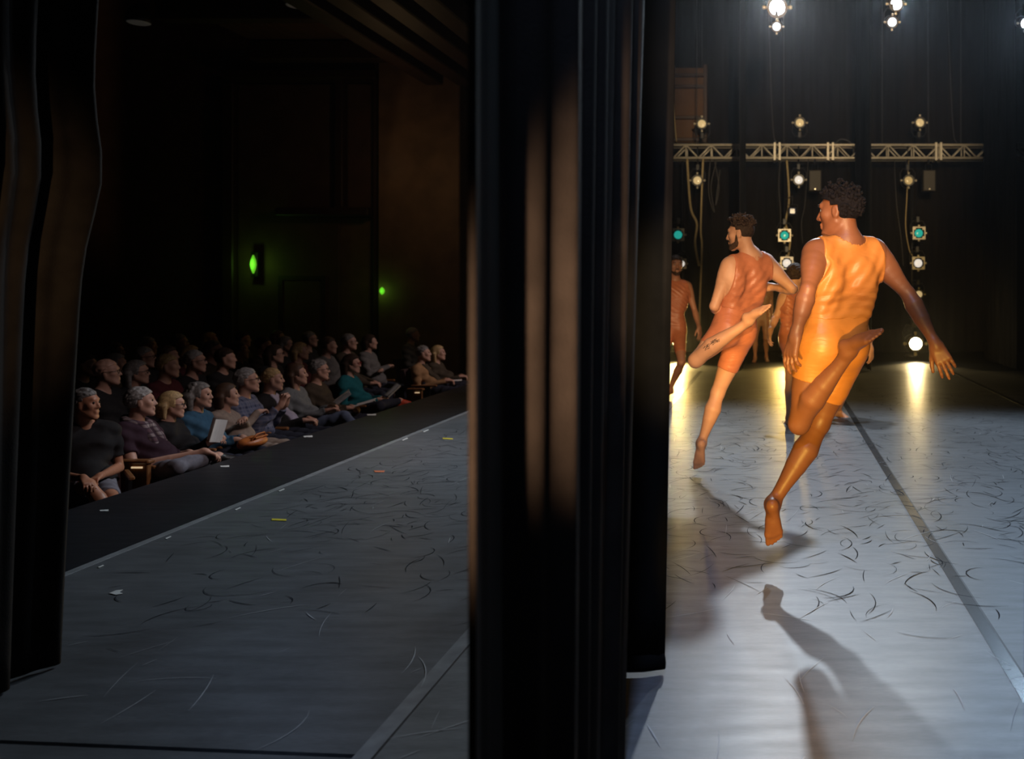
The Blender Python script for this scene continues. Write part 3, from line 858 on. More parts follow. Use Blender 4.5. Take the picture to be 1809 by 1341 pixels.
def stage_light(u, v, y, lens, label, size=1.0, group=None, tilt=0.0, yoke_up=True, square=False, drop=None):
    p = P(u, v, y)
    e = empty('stage_light', tuple(p)); tag(e, label, 'stage light', group)
    e.scale = (size, size, size); e.rotation_euler = (tilt, 0, 0)
    R = np.array([[1, 0, 0], [0, 0, 1], [0, -1, 0]], float)          # local Z to +Y
    MB().lathe([(0.095, 0.0), (0.10, 0.03), (0.092, 0.05), (0.09, 0.22), (0.11, 0.24), (0.11, 0.36), (0.06, 0.44)], (0, 0.0, 0), R, 18).build('body', M_BEZEL, e, True)
    MB().lathe([(0.082, -0.006), (0.079, -0.016), (0.055, -0.026), (0.02, -0.031)], (0, 0, 0), R, 18).build('lens', lens, e, True)
    g = MB()
    w, t = 0.125, 0.022
    for (x0, x1, z0, z1) in ((-w, w, w - t, w), (-w, w, -w, -w + t), (-w, -w + t, -w + t, w - t), (w - t, w, -w + t, w - t)):
        g.box((x0, -0.05, z0), (x1, -0.03, z1))
    if square:
        for sx, sz in ((-1, -1), (1, -1), (-1, 1), (1, 1)):
            g.box((sx * 0.095 - 0.03, -0.045, sz * 0.095 - 0.03), (sx * 0.095 + 0.03, -0.032, sz * 0.095 + 0.03))
    else:
        g = MB().lathe([(0.085, 0.005), (0.085, -0.05), (0.115, -0.05), (0.115, 0.005)], (0, 0, 0), R, 18)
    g.build('gel_frame', M_ALU if square else M_BEZEL, e)
    for (x, z) in ((0.165, 0), (-0.165, 0), (0, 0.165), (0, -0.165)):
        k = MB(); a = np.array([x, -0.02, z]); k.tube([a * 0.68, a * 0.9, a], [0.012, 0.024, 0.016], 8).build('knob', M_BRASS, e, True)
    s = 1 if yoke_up else -1
    yk = MB().tube([(-0.14, 0.12, 0), (-0.15, 0.12, s * 0.16), (-0.10, 0.12, s * 0.25), (0.10, 0.12, s * 0.25), (0.15, 0.12, s * 0.16), (0.14, 0.12, 0)], 0.013, 6)
    yk.build('yoke', M_BEZEL, e)
    MB().box((-0.035, 0.085, s * 0.25 - 0.03), (0.035, 0.155, s * 0.25 + 0.09), 0.008).build('clamp', M_STEEL, e)
    if square or (drop is None and yoke_up): MB().tube([(0, 0.12, s * 0.33), (0, 0.70 / size, s * 0.33)], 0.016, 6).build('side_arm', M_STEEL, e)
    if drop: MB().tube([(0, 0.12, s * 0.3), (0, 0.12, drop)], 0.018, 6).build('hanging_arm', M_STEEL, e)
    return e
YL = 17.9
stage_light(1240, 219, 18.18, AMBL, 'amber stage light above the truss beside the brown scenery flat', yoke_up=False)
stage_light(1413, 217, 18.18, AMBL, 'amber stage light standing on the truss above the middle boom', yoke_up=False)
stage_light(1625, 217, 18.18, AMBL, 'amber stage light standing on the truss above the right boom', yoke_up=False)
stage_light(1232, 319, 18.18, AMBL, 'amber stage light hanging under the truss at its left end', drop=0.7)
stage_light(1411, 318, 18.18, WHITEL, 'warm white stage light hanging under the truss by a speaker above the dark-haired dancer', drop=0.7)
stage_light(1605, 319, 18.18, DIM, 'dim amber stage light hanging under the truss beside the far right speaker', drop=0.7)
stage_light(1198, 415, YL, TEAL, 'teal gelled stage light on the boom above the curtain-side dancer', square=True)
stage_light(1386, 416, YL, TEAL, 'teal gelled stage light on the boom between the two leaping dancers', square=True)
stage_light(1623, 412, YL, TEAL, 'teal gelled stage light at the top of the boom right of the leaping dancer', square=True)
stage_light(1390, 465, YL, WHITEL, 'white stage light below the teal one between the leaping dancers', square=True)
stage_light(1622, 465, YL, WHITEL, 'white stage light below the teal one on the right boom', square=True)
stage_light(1623, 520, YL, AMBL, 'small amber stage light over the glaring side lamp on the right boom', 0.85)
stage_light(1204, 466, YL, WHITEL, 'white stage light half hidden behind the curtain-side dancer\'s head', 0.8, square=True)
stage_light(1617, 607, YL, HOTA, 'glaring amber side lamp near the floor behind the outstretched hand', 1.45, square=False)
stage_light(1388, 562, YL, HOTB, 'bright yellow side lamp shining between the two leaping dancers', 1.05)
stage_light(1197, 604, YL, HOTB, 'bright amber side lamp hidden behind the curtain-side dancer\'s legs', 1.1)
YO = 12.0
stage_light(1373, 13, YO, HOTC, 'brightest cool white lamp high over the middle of the stage', 1.2, tilt=0.35, drop=0.8)
stage_light(1372, 47, YO, HOTD, 'smaller pale lamp right under the brightest cool white one', 0.62, tilt=0.35, drop=1.5)
stage_light(1583, 7, YO, HOTC, 'cool white lamp at the top edge over the upstage side', 0.85, tilt=0.35, drop=0.8)
stage_light(1576, 39, YO, HOTD, 'smaller pale lamp under the upstage cool white lamp', 0.68, tilt=0.35, drop=1.5)
stage_light(1811, 41, YO, HOTC, 'cool white lamp cut by the picture\'s edge', 0.7, tilt=0.35, drop=1.0)
pb = MB().tube([(-3, 12.13, 6.2), (8.5, 12.13, 6.2)], 0.03, 8).build('lighting_batten', M_STEEL, None, True)
tag(pb, 'black pipe batten carrying the cool overhead lamps', 'pipe')
for x in (-2, 2, 6): MB().tube([(x, 12.13, 6.2), (x, 12.13, 9.0)], 0.01, 6).build('hanging_wire', M_CABLE, pb)

def boom(u, y, top, label):
    e = empty('lighting_boom', (P(u, 0, 17.9)[0], y, 0)); tag(e, label, 'boom')
    MB().tube([(0, 0, 0.03), (0, 0, top)], 0.026, 8).build('pole', M_STEEL, e, True)
    MB().lathe([(0.14, 0), (0.14, 0.03), (0.05, 0.06), (0.04, 0.14)], n=20).build('base', M_STEEL, e, True)
boom(1200, 18.62, 4.0, 'tall lighting boom behind the curtain-side dancer')
boom(1388, 18.62, 4.0, 'tall lighting boom between the two leaping dancers')
boom(1621, 18.62, 3.7, 'tall lighting boom right of the nearer leaping dancer')
def speaker(u, v, label):
    p = P(u, v, YT - 0.1)
    e = empty('loudspeaker', tuple(p)); tag(e, label, 'speaker')
    MB().box((-0.125, 0, -0.21), (0.125, 0.26, 0.21), 0.012).build('cabinet', M_SPEAKER, e)
    MB().box((-0.112, -0.010, -0.196), (0.112, 0.0, 0.196), 0.004).build('grille', M_SPEAKER, e)
    MB().lathe([(0.014, -0.014), (0.014, 0.0)], (0, -0.001, -0.17), np.array([[1, 0, 0], [0, 0, 1], [0, -1, 0]]), 10).build('badge', M_BRASS, e)
    MB().tube([(-0.06, 0.1, 0.21), (-0.06, 0.1, 0.34), (0.06, 0.1, 0.34), (0.06, 0.1, 0.21)], 0.010, 6).build('bracket', M_STEEL, e)
    MB().tube([(0, 0.1, 0.34), (0, 0.1, 0.52)], 0.018, 6).build('stem', M_STEEL, e)
speaker(1440, 319, 'grey box speaker hanging under the truss over the curly dark head')
speaker(1642, 319, 'grey box speaker hanging under the truss over the right boom')
p = P(1400, 373, YL)
wl = empty('wash_light', tuple(p)); tag(wl, 'small unlit blue-glass flood light hanging beside the middle boom', 'stage light')
MB().box((-0.085, 0, -0.085), (0.085, 0.12, 0.085), 0.025).build('body', M_BEZEL, wl)
MB().box((-0.065, -0.012, -0.065), (0.065, 0.002, 0.065), 0.02).build('glass', mat('blue_glass_glow', (0.02, 0.03, 0.06), 0.15, emit=(0.10, 0.16, 0.30), estr=0.06), wl)  # flood is off; a faint blue glow is painted on the glass
MB().tube([(-0.1, 0.06, 0), (-0.1, 0.06, 0.13), (0.1, 0.06, 0.13), (0.1, 0.06, 0)], 0.01, 6).build('yoke', M_BEZEL, wl)
MB().tube([(0, 0.06, 0.13), (0, 0.06, 0.3), (-0.12, 0.70, 0.3)], 0.012, 6).build('side_arm', M_STEEL, wl)

# cables looped on and hanging from the truss and the booms
def cable(pts, y, r, label, m=None, name='cable', seed=0):
    rr = random.Random(seed)
    q = [P(u, v, y) for u, v in pts]
    # smooth the path
    out = []
    for i in range(len(q) - 1):
        p0, p1, p2, p3 = q[max(i - 1, 0)], q[i], q[i + 1], q[min(i + 2, len(q) - 1)]
        for t in np.linspace(0, 1, 7, endpoint=False):
            out.append(0.5 * ((2 * p1) + (-p0 + p2) * t + (2 * p0 - 5 * p1 + 4 * p2 - p3) * t * t + (-p0 + 3 * p1 - 3 * p2 + p3) * t ** 3))
    out.append(q[-1])
    b = MB().tube(out, r, 6)
    return tag(b.build(name, m or M_CABLE, None, True), label, 'cable')
cable([(1255, 280), (1252, 340), (1262, 375), (1256, 330), (1266, 284)], 18.30, 0.010, 'dark cable looped under the truss left of the curly-haired dancer')
cable([(1262, 282), (1270, 330), (1264, 362), (1272, 300)], 18.30, 0.010, 'thin cable hanging down behind the first cable loop')
cable([(1214, 281), (1220, 365), (1231, 395), (1228, 430), (1235, 470)], 18.30, 0.026, 'tan rope hanging beside the left boom', M_CABLE2, 'rope')
cable([(1242, 281), (1238, 400), (1240, 440), (1236, 560), (1240, 640)], 18.30, 0.022, 'long tan rope running down behind the leaping curly-haired dancer', M_CABLE2, 'rope')
cable([(1378, 283), (1376, 330), (1379, 380), (1378, 420)], 18.30, 0.010, 'dark cable taped to the middle boom above its teal light')
cable([(1390, 283), (1394, 350), (1388, 395), (1396, 420), (1390, 470)], 18.30, 0.022, 'tan rope twisted round the middle boom', M_CABLE2, 'rope')
cable([(1428, 281), (1422, 360), (1416, 392), (1418, 430)], 18.30, 0.008, 'thin cable dropping from the left speaker')
cable([(1605, 283), (1602, 350), (1600, 400), (1606, 440), (1612, 452)], 18.30, 0.010, 'cable swagging from the truss to the right boom', M_CABLE2)
cable([(1580, 283), (1584, 360), (1592, 420), (1596, 470)], 18.30, 0.008, 'thin dark cable hanging left of the right boom')
cable([(1317, -150), (1315, 150), (1316, 250)], 18.2, 0.008, 'thin wire dropping to the left half of the truss', None, 'wire')
cable([(1352, -150), (1364, 200), (1372, 252)], 18.2, 0.010, 'wire slanting to the truss by its bolted plates', None, 'wire')
cable([(1639, -150), (1640, 195), (1641, 252)], 18.1, 0.012, 'long steel wire hanging above the right speaker', M_STEEL, 'wire')
cable([(1668, -150), (1682, 200), (1690, 252)], 18.2, 0.008, 'dark wire slanting to the right end of the truss', None, 'wire')
cable([(1186, -130), (1187, 130), (1195, 250)], 18.9, 0.014, 'tan rope hanging before the brown scenery flat', M_CABLE2, 'rope')
cable([(1475, 255), (1485, 246), (1500, 250), (1508, 262), (1506, 280)], 18.30, 0.012, 'cable bundled over the truss beside the middle leg curtain')

# ------------------------------------------------------------------ tape marks on the floor
def tape(pts, m, label, z=0.0022, name='tape_mark', group=None):
    q = [((u - VPX) * CAMH / (v - VPY), F_PX * CAMH / (v - VPY)) for u, v in pts]
    n = len(q)
    V = [(x, y, z) for x, y in q] + [(x, y, z + 0.0012) for x, y in q]
    Fc = [list(range(n)), list(range(2 * n - 1, n - 1, -1))] + [[i, n + i, n + (i + 1) % n, (i + 1) % n] for i in range(n)]
    return tag(mesh_obj(name, V, Fc, m), label, 'tape', group)
tape([(193, 1049), (205, 1044), (217, 1043), (211, 1047), (217, 1050), (205, 1052)], M_WHITETAPE, 'white arrow-shaped tape scrap on the floor near the house curtain')
tape([(480, 917), (506, 918), (506, 921), (480, 920)], M_YELTAPE, 'yellow tape strip lying in the middle of the grey floor')
tape([(660, 832), (680, 832), (678, 835), (663, 835)], M_ORGTAPE, 'orange tape strip on the grey floor towards the far seats')
tape([(782, 774), (800, 775), (800, 777), (782, 776)], M_YELTAPE, 'faint yellow tape strip by the folded wing curtain')
for i, (u, v) in enumerate(((178, 1001), (297, 950), (420, 899), (497, 866), (715, 776), (752, 761))):
    tape([(u - 5, v + 2), (u + 4, v - 2), (u + 6, v - 1), (u - 3, v + 3)], M_WHITETAPE, ('white spike tape first on the front seam from the house curtain', 'white spike tape second on the front seam from the house curtain',
         'white spike tape third on the front seam before the yellow strip', 'white spike tape fourth on the front seam beyond the yellow strip', 'white spike tape fifth on the front seam opposite the far pair', 'white spike tape last on the front seam before the wing curtain')[i], 0.0024)
for i, (u, v) in enumerate(((184, 897), (397, 820), (544, 768), (656, 730), (808, 670))):
    tape([(u - 8, v - 1), (u + 8, v - 2), (u + 8, v + 1), (u - 7, v + 1)], M_WHITETAPE, ('white glow tape on the stage edge before the man in shorts', 'white glow tape on the stage edge by the tan handbag',
         'white glow tape on the stage edge by the lavender shirt', 'white glow tape on the stage edge by the red shoes', 'white glow tape on the stage edge past the far pair')[i], -0.019)
# ------------------------------------------------------------------ dancers
def skin_mat(name, col, rough=0.45, noise=0.10):
    m = mat(name, col, rough, noise=noise, scale=9, bump=0.05, bscale=120, spec=0.38)
    return m
SK_DARK = skin_mat('deep_brown_skin', (0.185, 0.070, 0.031), 0.46)
SK_TAN = skin_mat('tan_skin', (0.52, 0.26, 0.15), 0.52)
SK_OLIVE = skin_mat('olive_skin', (0.42, 0.19, 0.11), 0.45)
SK_PALE = skin_mat('pale_skin', (0.52, 0.30, 0.22), 0.5)
SK_BROWN = skin_mat('brown_skin', (0.24, 0.10, 0.055), 0.45)
HAIR_BLK = mat('black_hair', (0.006, 0.005, 0.006), 0.85, noise=0.4, scale=60, bump=0.4, bscale=220, spec=0.1)
HAIR_DKBR = mat('dark_brown_hair', (0.035, 0.020, 0.012), 0.7, noise=0.4, scale=60, bump=0.4, bscale=220, spec=0.2)
SOLE = mat('dusty_sole_skin', (0.10, 0.05, 0.032), 0.6)

BEARD = mat('trimmed_brown_beard', (0.055, 0.030, 0.018), 0.8, noise=0.4, scale=90, bump=0.3, bscale=260, spec=0.15)
def costume_mat(name, col, scale=7.0):
    m = mat(name, col, 0.42, noise=0.10, scale=12, spec=0.35)
    nt = m.node_tree; b = nt.nodes['Principled BSDF']
    tc = nt.nodes.new('ShaderNodeTexCoord')
    mp = nt.nodes.new('ShaderNodeMapping'); mp.inputs['Scale'].default_value = (1, 1, 3.2); mp.inputs['Rotation'].default_value = (0, 0.32, 0)
    nt.links.new(tc.outputs['Object'], mp.inputs['Vector'])
    n = nt.nodes.new('ShaderNodeTexNoise'); n.inputs['Scale'].default_value = scale; n.inputs['Detail'].default_value = 2.0; n.inputs['Distortion'].default_value = 0.6
    nt.links.new(mp.outputs['Vector'], n.inputs['Vector'])
    bp = nt.nodes.new('ShaderNodeBump'); bp.inputs['Strength'].default_value = 0.25; bp.inputs['Distance'].default_value = 0.02
    nt.links.new(n.outputs['Fac'], bp.inputs['Height']); nt.links.new(bp.outputs['Normal'], b.inputs['Normal'])
    return m
RUST = costume_mat('rust_orange_jersey', (0.43, 0.165, 0.036))
RUST2 = costume_mat('burnt_orange_jersey', (0.46, 0.15, 0.07), 9)
NUDE = costume_mat('tan_jersey', (0.40, 0.20, 0.11), 9)

def dancer(label, J, skin, cloth, hair_style, hair_mat, head_fwd, head_up=(0, 0, 1), h=0.006, sc=1.0, head_s=1.0, m=1.0,
           torso_fwd=(0, 1, 0), hems=(0.5, 0.5), hands=None, feet=None, backs=None, shorts=True, tank_cut=0.168, hem_z=0.22, neck_in=0.0,
           folds=0.006, seed=1, beard=None, face=True, chest=1.0, hair_h=0.005, top_sleeve=False, neck_r=1.0, fold_dir=(0.6, 0.2, 1.0), hem_tilt=(0, 0, 0), hem_cut=True, marks=None):
    fw = nrm(torso_fwd)
    sl, sr, hl, hr = J['sl'], J['sr'], J['hl'], J['hr']
    pel = (hl + hr) / 2 + np.array([0, 0, 0.03]); shc = (sl + sr) / 2
    rs = nrm(sr - sl); up = nrm(shc - pel)
    tsl = sl + rs * 0.03 * sc; tsr = sr - rs * 0.03 * sc
    torso = torso_prims(pel, tsl, tsr, hl, hr, sc, fw, 1.0, chest)
    c7 = J['neck']
    M = frame(head_fwd, head_up); hc = J['head']
    mus = []
    for s, q in ((sl, -1), (sr, 1)):
        mus.append(S(c7 + rs * q * 0.03 + np.array([0, 0, 0.025]) * sc, s + np.array([0, 0, 0.012]) * sc - rs * q * 0.03, 0.032 * sc, 0.034 * sc, 0.05, 'torso'))
        mus.append(E(shc + rs * q * 0.085 * sc - up * 0.13 * sc - fw * 0.085 * sc, np.array([0.045, 0.025, 0.075]) * sc, np.stack([rs, np.cross(up, rs), up], 1), 0.04, 'torso'))   # shoulder blade
        mus.append(E(shc + rs * q * 0.125 * sc - up * 0.20 * sc - fw * 0.02 * sc, np.array([0.045, 0.065, 0.12]) * sc, np.stack([rs, np.cross(up, rs), up], 1), 0.05, 'torso'))  # side muscle
        mus.append(E(shc + rs * q * 0.075 * sc - up * 0.115 * sc + fw * 0.082 * sc, np.array([0.07, 0.03, 0.05]) * sc, np.stack([rs, np.cross(up, rs), up], 1), 0.04, 'torso'))   # chest
    rp = nrm(hr - hl)
    for q in (-1, 1):
        mus.append(E(pel + rp * q * 0.075 * sc - fw * 0.055 * sc - up * 0.045 * sc, np.array([0.082, 0.074, 0.095]) * sc, None, 0.05, 'pelvis'))
    mus.append(minus(S(pel + up * 0.16 * sc - fw * 0.110 * sc, shc - up * 0.07 * sc - fw * 0.125 * sc, 0.014 * sc, 0.014 * sc, 0.05, 'torso')))
    bk = backs or ((0, -1, 0), (0, -1, 0))
    thigh_l = leg_prims(hl, J['kl'], J['al'], sc, 'legl', bk[0], m)
    thigh_r = leg_prims(hr, J['kr'], J['ar'], sc, 'legr', bk[1], m)
    arms = []; upper_arms = []
    for s, e, w in ((sl, J['el'], J['wl']), (sr, J['er'], J['wr'])):
        a = arm_prims(s, e, w, sc, 'arm', m, 0.05)
        arms += a; upper_arms += a[:2]
        upper_arms.append(S(s + (e - s) * 0.05, s + (e - s) * 0.38, 0.058 * sc * m, 0.046 * sc * m, 0.03, 'arm'))
        arms.append(S(s + (e - s) * 0.05, s + (e - s) * 0.38, 0.058 * sc * m, 0.046 * sc * m, 0.03, 'arm'))
    nb = hc + M @ (np.array([0, -0.030, -0.055]) * head_s)
    neck = [S(c7 - up * 0.03, nb, 0.062 * sc * neck_r, 0.056 * head_s * neck_r, 0.035, 'neck'),
            S(shc + (c7 - shc) * 0.5, c7, 0.07 * sc, 0.062 * sc, 0.04, 'neck')]
    head = head_prims(hc, M, head_s)
    extra = []
    for hd in hands or []: extra += hand_prims(*hd[0], **hd[1])
    for ft in feet or []: extra += foot_prims(*ft[0], **ft[1])
    body = torso + mus + thigh_l + thigh_r + arms + neck + head + extra
    # the head keeps its own small blend against the neck
    body[len(torso) + len(mus) + len(thigh_l) + len(thigh_r) + len(arms) + len(neck)] = E(hc + M @ (np.array([0, -0.012, 0.035]) * head_s), np.array([0.075, 0.096, 0.086]) * head_s, M, 0.02, 'head')
    lo, hi = bounds(body)
    g = Grid(lo, hi, h)
    box = (pel - np.array([0.27, 0.24, 0.24]), pel + np.array([0.27, 0.24, 0.22]))
    ths = [p for p in thigh_l + thigh_r if not p[-1].endswith('shin')]
    base = g.field(torso + mus + ths); g.smooth(base, *box, 0.013)
    full = base.copy()
    done = set(id(p) for p in torso + mus + ths)
    for p in body:
        if id(p) not in done: g.apply(full, p)
    V, Q = g.mesh(full)
    org = np.array([pel[0], pel[1], lo[2] + 0.05])
    o = mesh_obj('person', V, Q, skin, None, True, org)
    tag(o, label, 'person')
    loc = Matrix.Translation(-Vector(org))
    def child(name, V, Q, mt):
        c = mesh_obj(name, V, Q, mt, o, True); c.data.transform(loc); return c
    # clothes
    rr = random.Random(seed)
    fd = nrm(fold_dir); ph = [rr.uniform(0, 6.28) for _ in range(6)]
    def wob(x, y, z):
        u = (x - pel[0]) * fd[0] + (y - pel[1]) * fd[1] + (z - pel[2]) * fd[2]
        v = (x - pel[0]) * rs[0] + (y - pel[1]) * rs[1]
        w1 = np.sin(u * 120 / sc + 2.6 * np.sin(v * 9 + (z - pel[2]) * 7 + ph[0]) + ph[1]); w2 = np.sin(u * 105 + v * 24 + 2.2 * np.sin(v * 14 + ph[2]) + ph[3])
        w3 = np.sin((z - pel[2]) * 140 + 2.4 * np.sin(v * 11 + ph[4]))
        lowq = np.clip(1 - (z - pel[2]) / (0.30 * sc), 0, 1)
        nk = np.clip(np.sqrt((x - c7[0]) ** 2 + (y - c7[1]) ** 2 + (z - c7[2]) ** 2) / 0.10 - 0.9, 0, 1)
        return nk * folds * (0.55 * w1 * (1 - lowq) + 0.35 * w2 * (1 - lowq) + 0.7 * w3 * lowq)
    tsub = [p for p in torso + mus]
    Ft = g.field(tsub + [neck[1]] + upper_arms)
    g.smooth(Ft, *box, 0.013)
    cuts = [(pel + up * hem_z * sc, -up + np.asarray(hem_tilt))]
    arm_planes = []
    if tank_cut:
        for q in (-1, 1):
            arm_planes.append((shc + rs * q * tank_cut * sc, nrm(rs * q + up * 0.30)))
    Gt = shell(g, Ft, [([p for p in tsub if p[0] in 'se'] + [neck[1]], 0.03, arm_planes)], 0.007, wob, cuts)
    g.apply(Gt, minus(S(c7 + up * (0.052 + neck_in), c7 + (nb - c7) * 1.6 + up * 0.02, 0.078 * sc, 0.10 * sc, 0.0)))
    tv, tq = g.mesh(Gt); child('tank_top', tv, tq, cloth)
    if shorts:
        low = [S((hl + hr) / 2 + up * 0.02, pel + up * (hem_z + 0.02) * sc, 0.30, 0.30, 0, 'r')]
        Fs = base
        regs = [(low, 0.0, [(pel + up * (hem_z + 0.015) * sc, up), (pel - up * 0.15 * sc, -up)])]
        for hp, kn, t in ((hl, J['kl'], hems[0]), (hr, J['kr'], hems[1])):
            d = nrm(kn - hp); e = hp + (kn - hp) * t
            regs.append(([S(hp, e, 0.175 * sc, 0.115 * sc, 0, 'r')], 0.0, [(e, d)]))
        Gs = shell(g, Fs, regs, 0.0045, None)
        sv, sq = g.mesh(Gs); child('shorts', sv, sq, cloth)
    rg = random.Random(seed + 5)
    hv, hq = curly_hair(hc, M, head_s, hair_style, rg, hair_h)
    child('hair', hv, hq, hair_mat)
    if beard:
        W = lambda x, y, z: hc + M @ (np.array([x, y, z]) * head_s)
        bg = Grid(hc - 0.2, hc + 0.2, 0.0035)
        Fh = bg.field(head)
        reg = [S(W(q * 0.066, 0.012, -0.015), W(q * 0.058, 0.018, -0.065), 0.012, 0.018, 0) for q in (-1, 1)]
        reg += [S(W(q * 0.052, 0.024, -0.076), W(q * 0.015, 0.085, -0.102), 0.022, 0.023, 0) for q in (-1, 1)]
        reg += [S(W(-0.018, 0.098, -0.047), W(0.018, 0.098, -0.047), 0.009, 0.009, 0)]
        reg += [S(W(q * 0.026, 0.088, -0.055), W(q * 0.026, 0.085, -0.09), 0.009, 0.010, 0) for q in (-1, 1)]
        G = shell(bg, Fh, [(reg, 0.0, [])], 0.0024 * beard)
        for q in [minus(S(W(-0.02, 0.098, -0.066), W(0.02, 0.098, -0.066), 0.011, 0.011, 0.0))]: bg.apply(G, q)
        bv, bq = bg.mesh(G); child('beard', bv, bq, BEARD)
    if face: eyes(hc, M, head_s, o, org)
    return o, child

def px(**k): return {a: P(*b) for a, b in k.items()}

# the nearer leaping dancer, seen from behind
J = px(sl=(1443, 449, 4.39), sr=(1543, 447, 4.54), neck=(1499, 432, 4.45), head=(1482, 375, 4.46), hl=(1446, 606, 4.42), hr=(1498, 608, 4.53),
       el=(1427, 512, 4.20), wl=(1406, 590, 4.20), er=(1604, 519, 4.52), wr=(1652, 607, 4.44), kl=(1412, 748, 4.45), al=(1501, 622, 4.27),
       kr=(1448, 748, 4.58), ar=(1365, 890, 4.47))
main_o, child = dancer('person leaping nearest us in orange vest, black hair, one arm stretched out low', J, SK_DARK, RUST, 'afro', HAIR_BLK,
    (-0.93, 0.36, -0.04), (0.03, 0.0, 1), h=0.0045, sc=1.04, head_s=0.99, m=1.10, torso_fwd=(-0.30, 0.95, 0), hems=(0.46, 0.70),
    hands=[((J['wr'], P(1679, 662, 4.40) - P(1654, 612, 4.44), (0.1, 1, 0.0), 1), dict(s=1.04, curl=(16, 8, 12, 18), spread=5, thumb=34)),
           ((J['wl'], P(1389, 650, 4.20) - P(1405, 590, 4.22), (0.8, 0.6, 0.1), 1), dict(s=1.10, curl=(22, 20, 24, 30), spread=6, thumb=25))],
    feet=[((J['al'], (0.82, -0.48, 0.14), (0.0, 0.6, -0.8)), dict(s=1.05, side=1, heel=0.45)), ((J['ar'], (0.06, 0.40, -0.91), (0, 0.9, 0.4)), dict(s=1.05, side=-1))],
    backs=((-0.55, -0.5, 0.6), (0.2, -1, 0)), neck_in=-0.012, folds=0.0048, seed=3, fold_dir=(0.85, 0.1, -0.55), hem_z=0.095, hem_tilt=(0.12, 0, 0), hair_h=0.0038)

# the curly-haired leaping dancer
J = px(sl=(1290, 470, 6.66), sr=(1352, 464, 6.86), neck=(1328, 453, 6.76), head=(1308, 414, 6.74), hl=(1284, 582, 6.68), hr=(1311, 586, 6.80),
       el=(1262, 541, 6.62), wl=(1276, 556, 6.86), er=(1401, 511, 6.86), wr=(1364, 507, 7.06), kl=(1229, 637, 6.55), al=(1324, 567, 6.44),
       kr=(1268, 694, 6.82), ar=(1239, 783, 6.76))
d2, child2 = dancer('person leaping with curly brown hair and beard, rust vest and shorts, leg folded behind', J, SK_TAN, RUST2, 'curly', HAIR_DKBR,
    (-0.97, 0.20, -0.06), (0.02, 0, 1), h=0.0058, sc=1.03, head_s=0.96, m=1.06, torso_fwd=(-0.35, 0.93, 0), hems=(0.42, 0.62),
    hands=[((J['wr'], (-0.7, 0.5, 0.1), (0.3, 0.6, -0.7), -1), dict(s=1.0, curl=(45, 50, 55, 60), spread=3, thumb=20)),
           ((J['wl'], (0.35, 0.9, -0.2), (0.8, -0.3, 0.4), 1), dict(s=1.0, curl=(30, 30, 34, 40), spread=4, thumb=25))],
    feet=[((J['al'], (0.92, -0.30, 0.20), (0.1, 0.55, -0.8)), dict(s=1.02, side=1, heel=0.5)), ((J['ar'], (-0.10, 0.42, -0.88), (0, 0.9, 0.4)), dict(s=1.02, side=-1))],
    backs=((-0.3, -0.5, 0.8), (0.2, -1, 0)), neck_in=-0.012, folds=0.0032, seed=8, fold_dir=(0.7, 0.1, -0.7), hem_z=0.118, beard=1.0, hair_h=0.0045)
# small inked marks on the folded leg's calf
ink = MB(); ri = random.Random(2)
a, b = J['kl'], J['al']
for i in range(10):
    t = 0.20 + 0.026 * i; c = a + (b - a) * t
    nv = nrm(np.array([-0.1, -0.92, 0.35])); d = nrm(b - a); s = np.cross(nv, d)
    for q in (-1, 0, 1):
        if ri.random() < 0.35: continue
        p = c + s * (q * 0.014 + ri.uniform(-.006, .006)); L = ri.uniform(0.008, 0.014)
        pts = [p + nv * 0.0 + d * L * t2 + s * math.sin(t2 * 4 + i) * 0.004 for t2 in (-1, -0.3, 0.4, 1)]
        hit = []
        for x in pts:
            ok, lo_, n_, _i = d2.closest_point_on_mesh(Vector(x + nv * 0.09) - d2.location)
            hit.append(np.array(lo_ + n_ * 0.0008 + d2.location))
        ink.tube(hit, 0.0024, 5)
inko = ink.build('inked_tattoo', mat('tattoo_ink', (0.05, 0.035, 0.03), 0.6), d2); inko.data.transform(Matrix.Translation(-Vector(d2.location)))

# the dancer by the curtain, facing us
J = px(sl=(1170, 506, 11.75), sr=(1214, 506, 11.85), neck=(1193, 498, 11.84), head=(1194, 469, 11.74), hl=(1177, 586, 11.8), hr=(1199, 586, 11.8),
       el=(1158, 548, 11.75), wl=(1156, 580, 11.6), er=(1227, 548, 11.85), wr=(1235, 578, 11.72), kl=(1168, 640, 11.60), al=(1164, 690, 11.9),
       kr=(1204, 640, 11.45), ar=(1184, 686, 11.75))
dancer('person by the wing curtain facing us in an orange top, short dark hair', J, SK_OLIVE, RUST2, 'crop', HAIR_DKBR,
    (0.30, -0.95, -0.02), h=0.008, sc=1.0, head_s=1.05, m=1.0, torso_fwd=(0.1, -1, 0), hems=(0.72, 0.72),
    hands=[((J['wl'], (0, 0, -1), (1, 0, 0), 1), dict(curl=(15, 15, 18, 20))), ((J['wr'], (0.12, -0.1, -1), (-0.8, 0.5, 0), 1), dict(curl=(15, 15, 18, 20)))],
    feet=[((J['al'], (-0.3, -0.9, -0.1), (0, 0, 1)), dict(side=-1)), ((J['ar'], (-0.4, -0.9, -0.1), (0, 0, 1)), dict(side=1))],
    backs=((0, 1, 0), (0, 1, 0)), neck_in=-0.01, folds=0.004, seed=12, beard=0.7, hem_z=0.05, tank_cut=0.17)

